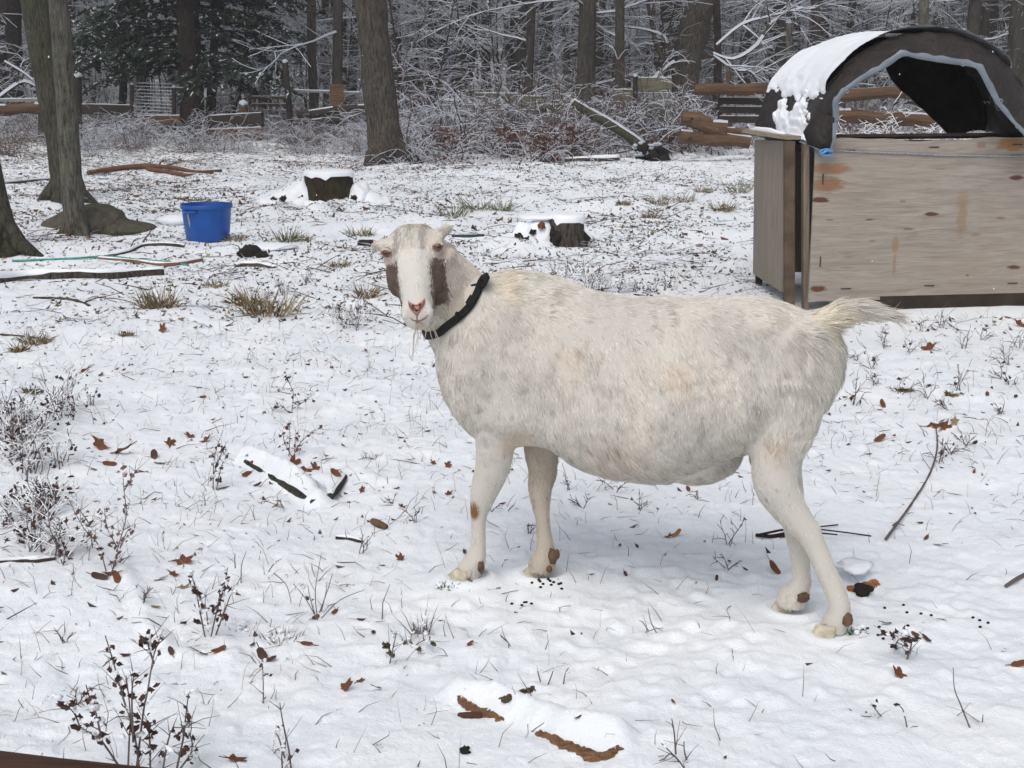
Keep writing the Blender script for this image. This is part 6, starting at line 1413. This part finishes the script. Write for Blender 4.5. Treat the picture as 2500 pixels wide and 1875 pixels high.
def snowblob(mb, p, r, seed, m=1):
    rr = random.Random(seed*7+1)
    for _ in range(2): mb.sph(p+np.array([rr.gauss(0, r*.5), rr.gauss(0, r*.5), rr.gauss(0, r*.3)]), (r*rr.uniform(.6, 1.0), r*rr.uniform(.5, .9), r*rr.uniform(.3, .6)), 8, 6, m=m, nz=.55, seed=seed+_*9)
def crumple(mb, c, s, rng, m):
    for _ in range(2):
        u = rv(rng); u /= np.linalg.norm(u); w = np.cross(u, rv(rng)); w /= np.linalg.norm(w); q = np.cross(u, w)
        V = [c-u*s, c-u*.3*s+w*s*.5+q*s*.2, c+u*s*.6+w*s*.35-q*s*.2, c+u*s, c+u*.2*s-w*s*.45+q*s*.3, c-u*.5*s-w*s*.3]; mb.add([x+rv(rng)*s*.12 for x in V], [(0, 1, 2), (0, 2, 3, 4), (0, 4, 5)], m)
def stalks(px, py, stems, label, leaves=10, clump=.012, mt=None, lm=None, snow=6, r=.0022, seed=1, name='dead_weed', depth=1):
    # stems: list of pixel paths from the ground up
    g = G(px, py); Y = g[1]; root = empty(name, g); tag(root, label, 'weed'); rng = random.Random(seed); allp = []
    mb = MB()
    for ln in stems:
        pts = []; dy = rng.uniform(-.05, .05)
        for i, q in enumerate(ln): pts.append(at(q[0], q[1], Y+dy+.03*i*rng.uniform(-1, 1)))
        pts[0] = pts[0]-np.array([0, 0, .01]); A = catmull([[*p, 1] for p in pts], 4)[:, :3]; n = len(A); mb.tube(A, [r*(1.15-.7*i/n) for i in range(n)], 5); allp += [A[i] for i in range(2, n)]
        for k in range(depth*3): i = rng.randrange(1, n-1); d = A[i+1]-A[i]; branch(mb, A[i], d/np.linalg.norm(d)+rv(rng)*.6, .05*rng.uniform(.6, 1.5), r*.6, 0, rng, top=None, nseg=3, minr=r*.35)
    mb.build('stem', [mt or M['stemgrey'], M['snow']], root)
    if leaves:
        mb = MB()
        for k in range(leaves): p = rng.choice(allp)+rv(rng)*.008; crumple(mb, p-np.array([0, 0, clump*.5]), clump*rng.uniform(.6, 1.4), rng, 0)
        mb.build('leaves', [lm or M['leafdark']], root)['kind'] = 'stuff'
    if snow:
        mb = MB()
        for k in range(snow): i = int(len(allp)*rng.random()); p = allp[i]+rv(rng)*.004; snowblob(mb, p+np.array([0, 0, .003]), clump*rng.uniform(.3, .95), k, 0)
        mb.build('snow', [M['snow']], root, smooth=True)['kind'] = 'stuff'
    return root
stalks(330, 1905, [[(345, 1920), (330, 1800), (300, 1700), (275, 1610), (257, 1552)], [(310, 1920), (315, 1820), (318, 1740), (308, 1650)], [(330, 1890), (350, 1740), (360, 1690), (378, 1590), (398, 1562)], [(375, 1608), (362, 1575), (356, 1555)], [(368, 1900), (365, 1800), (368, 1770)], [(395, 1880), (410, 1810), (425, 1770)],
                   [(430, 1870), (448, 1800), (452, 1760), (460, 1695)], [(290, 1860), (240, 1800), (200, 1780), (180, 1740), (150, 1712)], [(250, 1805), (235, 1745), (222, 1715), (210, 1672)], [(440, 1865), (470, 1830), (462, 1790)], [(325, 1800), (322, 1700), (328, 1640)]],
       'large dead weed with dark maroon leaves and snow clumps at the bottom left', 110, .0088, snow=60, r=.0021, seed=3, depth=2)
stalks(515, 1545, [[(500, 1545), (486, 1480), (478, 1440), (468, 1405)], [(515, 1545), (530, 1490), (545, 1440), (556, 1385)], [(525, 1545), (545, 1500), (560, 1460), (572, 1430)], [(510, 1545), (505, 1500), (500, 1470)]], 'dead weed with dark curled leaves between the bottom left weed and the goat', 44, .0085, snow=34, r=.002, seed=4)
stalks(265, 1400, [[(262, 1400), (240, 1330), (205, 1290), (170, 1225)], [(270, 1400), (290, 1330), (308, 1260), (302, 1190), (300, 1130)], [(275, 1400), (285, 1340), (262, 1290), (255, 1240)], [(302, 1190), (325, 1160), (335, 1150)], [(268, 1400), (300, 1320), (315, 1290)], [(225, 1330), (218, 1280), (190, 1240)]], 'tall straggly weed with pinkish brown dead leaves at the left', 70, .0075, lm=m_simple('pinkish_dead_leaf', (.19, .115, .09), .8, .4, 9, .2), snow=40, r=.0017, seed=5, depth=3)
stalks(155, 1385, [[(155, 1385), (140, 1330), (122, 1290), (118, 1240)], [(150, 1385), (160, 1350), (156, 1340)]], 'thin forked weed left of the pinkish leaved weed', 8, .008, snow=6, r=.0016, seed=6)
stalks(525, 1190, [[(520, 1190), (522, 1130), (530, 1090), (545, 1050)], [(528, 1190), (540, 1140), (556, 1110)], [(522, 1150), (535, 1120), (552, 1080)]], 'snow flecked upright weed left of the buried mossy log', 26, .008, snow=22, r=.0018, seed=7)
stalks(712, 1108, [[(705, 1108), (708, 1060), (705, 1035)], [(718, 1108), (722, 1070), (730, 1050)], [(715, 1108), (735, 1080), (760, 1055), (780, 1045)], [(712, 1108), (695, 1080), (690, 1050)]], 'small bushy weed right behind the buried mossy log', 26, .008, snow=26, r=.0016, seed=8, lm=M['leafbrown'])
stalks(705, 1002, [[(712, 1002), (716, 960), (706, 935), (698, 912)], [(700, 1002), (735, 985), (755, 970), (762, 962)], [(705, 1002), (685, 990), (668, 998)]], 'small dead plant with one dark seed head standing alone in clear snow', 22, .0085, snow=16, r=.0018, seed=9)
stalks(642, 1722, [[(642, 1722), (643, 1680), (641, 1620)]], 'single short dark weed stem right of the bottom left weed', 5, .006, snow=5, r=.0016, seed=10)
stalks(705, 1880, [[(712, 1885), (705, 1830), (690, 1760), (683, 1715)], [(695, 1840), (680, 1800), (672, 1790)], [(690, 1880), (688, 1850), (690, 1830)]], 'thin upright twig with snow beads at the bottom edge', 6, .006, snow=12, r=.0019, seed=11)
stalks(590, 1424, [[(588, 1424), (590, 1380), (602, 1345)], [(574, 1378), (573, 1360), (575, 1352)]], 'two bare grey stems standing right of the curled dark weed', 0, .006, snow=0, r=.0015, seed=12, depth=0)
stalks(775, 1505, [[(775, 1505), (745, 1460), (715, 1425)], [(775, 1505), (770, 1440), (785, 1350)], [(775, 1500), (800, 1440), (812, 1400)], [(770, 1500), (756, 1455), (752, 1430)], [(785, 1500), (830, 1465), (890, 1440)], [(780, 1500), (795, 1450), (798, 1420)], [(668, 1390), (700, 1430), (712, 1478)], [(655, 1388), (670, 1375), (687, 1365)]], 'fan of thin bare straws radiating from one foot left of the front legs', 4, .006, snow=8, r=.0013, seed=13, depth=0)
stalks(1350, 1662, [[(1320, 1655), (1313, 1640), (1312, 1632)], [(1338, 1662), (1348, 1645), (1352, 1632)], [(1375, 1665), (1380, 1645), (1388, 1630)]], 'few snow coated straws behind the flaking orange branch', 0, .005, snow=10, r=.0016, seed=14, depth=0)
stalks(1360, 1812, [[(1265, 1808), (1300, 1785), (1328, 1765)]], 'straw leaning across the flaking orange branch', 0, .005, snow=0, r=.0016, seed=15, depth=0)
stalks(2368, 1770, [[(2370, 1770), (2345, 1720), (2330, 1680), (2327, 1630)], [(2397, 1790), (2398, 1765), (2400, 1745)]], 'curved bare stem near the right picture edge in the foreground', 0, .005, snow=3, r=.0016, seed=16, depth=0)
stalks(2175, 1760, [[(2170, 1760), (2140, 1735), (2128, 1718)], [(2178, 1752), (2140, 1752), (2102, 1748)], [(2215, 1765), (2205, 1735), (2195, 1722)], [(2220, 1810), (2220, 1790), (2228, 1770)]], 'low splayed straws left of the curved bare stem', 6, .006, snow=8, r=.0016, seed=17, depth=0)
stalks(1660, 1880, [[(1680, 1885), (1660, 1860), (1615, 1815)], [(1668, 1860), (1640, 1840), (1620, 1855)], [(1650, 1830), (1646, 1790), (1640, 1755)], [(1690, 1880), (1672, 1840), (1670, 1810)]], 'bare forked twigs at the bottom edge right of the flaking branch', 0, .006, snow=8, r=.0019, seed=18)
stalks(1605, 1545, [[(1608, 1545), (1590, 1520), (1582, 1485)], [(1583, 1530), (1570, 1520), (1560, 1515)]], 'bent grey straw in open snow under the goat\'s belly side', 0, .006, snow=0, r=.0014, seed=19, depth=0)
stalks(990, 1600, [[(985, 1600), (1000, 1570), (1010, 1530)], [(990, 1600), (1010, 1580), (1040, 1560)], [(945, 1640), (960, 1580), (968, 1545)], [(930, 1650), (950, 1590), (940, 1570)]], 'dark broken weed clump beside the spiky grass tuft left of the front legs', 22, .009, snow=16, r=.0017, seed=20, lm=m_simple('olive_dead_leaf', (.09, .08, .04), .8, .5, 9, .2))
stalks(2190, 1600, [[(2215, 1600), (2225, 1570), (2215, 1545)], [(2190, 1605), (2185, 1580), (2195, 1560)], [(2150, 1540), (2190, 1545), (2240, 1562)]], 'snow capped curl of dead weed over the large fallen leaf at the lower right', 18, .010, snow=22, r=.0022, seed=21, lm=M['leafdark'])
# snowy weed bank at the left edge and shrublets: each its own small plant
def shrublet(px, py, h, w, label, seed, n=7, mt=None, leaves=0, top=1, cat='weed', name='dry_shrublet', minr=.0016):
    g = G(px, py); s = mpp(g); rng = random.Random(seed); mb = MB()
    for k in range(n):
        a = rng.uniform(0, 6.28); q = g+np.array([math.cos(a)*w*s*.25*rng.random(), math.sin(a)*w*s*.4*rng.random(), -.004]); branch(mb, q, (rng.gauss(0, .45), rng.gauss(0, .4), 1), h*s*rng.uniform(.6, 1.1), minr*1.5, 1, rng, top=top, grav=-.04, kids=4, nseg=5, minr=minr, wob=.35, spread=.8)
    for k in range(leaves): c = g+np.array([rng.gauss(0, w*s*.3), rng.gauss(0, w*s*.25), rng.uniform(.01, h*s*.8)]); crumple(mb, c, .009*rng.uniform(.6, 1.5), rng, 2)
    o = mb.build(name, [mt or M['stemgrey'], M['snow'], M['leafdark']], None, g); tag(o, label, cat); return o
rs = random.Random(31)
for i in range(20):
    px, py = rs.uniform(-10, 150), rs.uniform(990, 1360); shrublet(px, py, rs.uniform(70, 130), 110, where(px, py, 'snow crusted leafy weed'), 400+i, 11, leaves=16, minr=.0018)
for i, (px, py, h) in enumerate(((1345, 700, 55), (1375, 712, 70), (1410, 705, 75), (1440, 715, 80), (1475, 712, 60), (1515, 715, 55), (1550, 712, 45), (1320, 690, 45), (1590, 716, 35), (1625, 700, 35))): shrublet(px, py, h, 60, where(px, py, 'grey twiggy dry weed'), 440+i, 9, leaves=4, minr=.0022)
for i, (px, py, h) in enumerate(((845, 800, 70), (870, 805, 80), (825, 790, 60), (880, 780, 60), (215, 990, 45), (135, 1010, 60), (690, 720, 45), (745, 690, 40))): shrublet(px, py, h, 50, where(px, py, 'thin branching dry weed'), 460+i, 7, leaves=5, minr=.0018)
for i, (px, py, h) in enumerate(((2090, 990, 70), (2128, 900, 60), (2135, 940, 45), (2200, 960, 50), (2260, 970, 55), (2340, 955, 60), (2355, 850, 50), (2460, 890, 75), (2445, 925, 45), (2300, 800, 45), (2250, 810, 40), (2400, 830, 45), (2480, 850, 50), (2215, 860, 40), (2160, 850, 45), (2290, 1130, 60), (2320, 1110, 50), (2360, 1090, 40), (2470, 940, 40), (2305, 1000, 50), (2090, 880, 40), (2440, 1010, 35))): shrublet(px, py, h, 40, where(px, py, 'small bare twiggy weed'), 480+i, 4, leaves=2, minr=.0014, top=None)
for i, (px, py, h) in enumerate(((690, 1240, 60), (880, 1350, 50), (1010, 1275, 50), (1195, 1250, 50), (1420, 1240, 45), (1500, 1200, 60), (1560, 1245, 45), (1385, 1195, 60), (350, 1470, 50), (1290, 1300, 40), (1780, 1330, 60), (1775, 1390, 60), (160, 1570, 40), (190, 1720, 60), (960, 1230, 40), (1700, 1220, 40))): shrublet(px, py, h, 30, where(px, py, 'sparse bare weed stems'), 520+i, 3, minr=.0012, top=None)
m_tan2 = m_simple('olive_grass', (.15, .125, .055), .85, .5, 9, 0)
def tuft(px, py, r, h, label, seed, mt=None, n=110, leaves=0, up=1.0, snow=8, w=.0022):
    g = G(px, py); s = mpp(g); rng = random.Random(seed); mb = MB()
    for k in range(n):
        a = rng.uniform(0, 6.28); q = rng.random()**.6*r*s; p = g+np.array([math.cos(a)*q, math.sin(a)*q*.8, -.004]); d = np.array([math.cos(a)*.6, math.sin(a)*.5, up])+rv(rng)*.35; d /= np.linalg.norm(d); L = h*s*rng.uniform(.4, 1.1); bend = np.array([d[0], d[1], -1.0])*L*rng.uniform(.05, .5)
        p1 = p+d*L*.5+bend*.15; p2 = p+d*L+bend*.6; sd = np.cross(d, rv(rng)); sd /= np.linalg.norm(sd); ww = w*rng.uniform(.6, 1.3)
        mb.add([p-sd*ww, p+sd*ww, p1+sd*ww*.8, p1-sd*ww*.8, p2], [(0, 1, 2, 3), (3, 2, 4)], 0 if rng.random() < .7 else 2)
    for k in range(leaves): c = g+np.array([rng.gauss(0, r*s*.6), rng.gauss(0, r*s*.5), rng.uniform(.005, h*s*.2)]); crumple(mb, c, .016*rng.uniform(.6, 1.4), rng, 3)
    for k in range(snow): c = g+np.array([rng.gauss(0, r*s*.5), rng.gauss(0, r*s*.5), h*s*rng.uniform(.15, .6)]); snowblob(mb, c-np.array([0, 0, h*s*.1]), .0075*rng.uniform(.4, 1.2), k)
    o = mb.build('grass_tuft', [mt or m_tan2, M['snow'], M['leaftan'], M['leafbrown']], None, g); tag(o, label, 'grass tuft'); return o
for i, (px, py, r, h, k) in enumerate(((390, 752, 42, 60, 't'), (660, 765, 68, 70, 't'), (605, 745, 36, 60, 't'), (895, 728, 24, 46, 't'), (88, 838, 32, 36, 't'), (45, 858, 18, 26, 't'), (575, 587, 26, 22, 't'), (700, 590, 24, 42, 'g'), (735, 588, 22, 26, 't'), (880, 575, 34, 30, 'g'), (1105, 528, 34, 46, 'g'), (1165, 512, 36, 42, 'g'), (1228, 515, 20, 42, 'g'),
                                        (1605, 500, 30, 34, 't'), (1660, 492, 36, 30, 't'), (1588, 532, 20, 30, 't'), (1765, 515, 24, 36, 't'), (1800, 470, 32, 42, 'g'), (525, 700, 30, 24, 't'), (830, 652, 26, 24, 't'), (310, 820, 14, 16, 't'), (80, 960, 22, 22, 'g'), (1525, 500, 14, 18, 't'), (1720, 470, 22, 20, 't'), (2208, 955, 16, 14, 'g'), (2330, 965, 18, 12, 'g'))):
    tuft(px, py, r, h*1.3, where(px, py, 'green winter grass tuft' if k == 'g' else 'matted olive brown grass tuft'), 600+i, M['grassgreen'] if k == 'g' else None, leaves=14 if h > 50 else 3, n=150 if r > 40 else 80, snow=14 if r > 30 else 6, w=.0034)
tuft(1025, 1548, 22, 95, 'spiky tuft of upright grey grass left of the front legs', 640, M['stemgrey'], n=34, up=1.9, snow=12, w=.0013)
tuft(1080, 1430, 20, 22, 'small sprig of bright green grass below the near front hoof', 641, m_simple('fresh_green', (.045, .11, .035), .8, .5, 9, 0), n=26, snow=4, w=.0022)
tuft(1108, 1436, 12, 18, 'tiny second sprig of green grass touching the first one', 642, m_simple('fresh_green', (.045, .11, .035), .8, .5, 9, 0), n=14, snow=2, w=.0022)
tuft(2090, 1545, 20, 24, 'green grass sprig against the near rear hoof', 643, m_simple('fresh_green', (.045, .11, .035), .8, .5, 9, 0), n=30, snow=4, w=.0018)
tuft(690, 1560, 50, 34, 'short pale grass stubble above the dark leaf pair', 644, M['stemgrey'], n=60, up=1.6, snow=8, w=.0012); tuft(590, 1530, 40, 26, 'faint pale grass stubble right of the curled dark weed', 645, M['stemgrey'], n=34, up=1.6, snow=6, w=.0011)
tuft(905, 1120, 20, 30, 'thin pale grass wisp right behind the buried log end', 646, M['stemgrey'], n=24, up=1.6, snow=2, w=.0012)
# droppings
mb = MB(); rs = random.Random(9)
for px, py, n, sp in ((1345, 1425, 12, 34), (2165, 1545, 14, 42), (1290, 1475, 5, 30), (2230, 1500, 6, 60), (2390, 1520, 4, 40)):
    for k in range(n):
        g = G(px+rs.gauss(0, sp*.6), py+rs.gauss(0, 9)); mb.sph(g+np.array([0, 0, .002]), (.0046, .0036, .0034), 8, 5)
o = mb.build('droppings', [M['black']], None, smooth=True); tag(o, 'dark pellet droppings scattered on the trodden snow round the goat', kind='stuff')
# a few snowflakes in the air
mb = MB(); rs = random.Random(19)
for k in range(230):
    Y = rs.uniform(2.5, 16); q = np.array([rs.uniform(-.4, .4)*Y, Y, rs.uniform(.05, 3.2)]); L = rs.uniform(.003, .008); mb.sph(q, (.0016, .0016, .0022), 5, 3)
o = mb.build('falling_snow', [M['snow']], None); tag(o, 'sparse tiny snowflakes drifting down', kind='stuff')
# ------------------------------------------------------------------ thin winter air over the woods
mh_ = bpy.data.materials.new('winter_air'); mh_.use_nodes = True; nt = mh_.node_tree; nt.nodes.remove(nt.nodes['Principled BSDF'])
pv = nt.nodes.new('ShaderNodeVolumePrincipled'); pv.inputs['Density'].default_value = .0019; pv.inputs['Color'].default_value = (.86, .90, .95, 1); nt.links.new(pv.outputs[0], nt.nodes['Material Output'].inputs['Volume'])
mb = MB(); mb.box((0, 65, 19), (1300, 230, 42)); tag(mb.build('haze', [mh_], None), 'thin pale winter air that fades the far woods', kind='stuff')
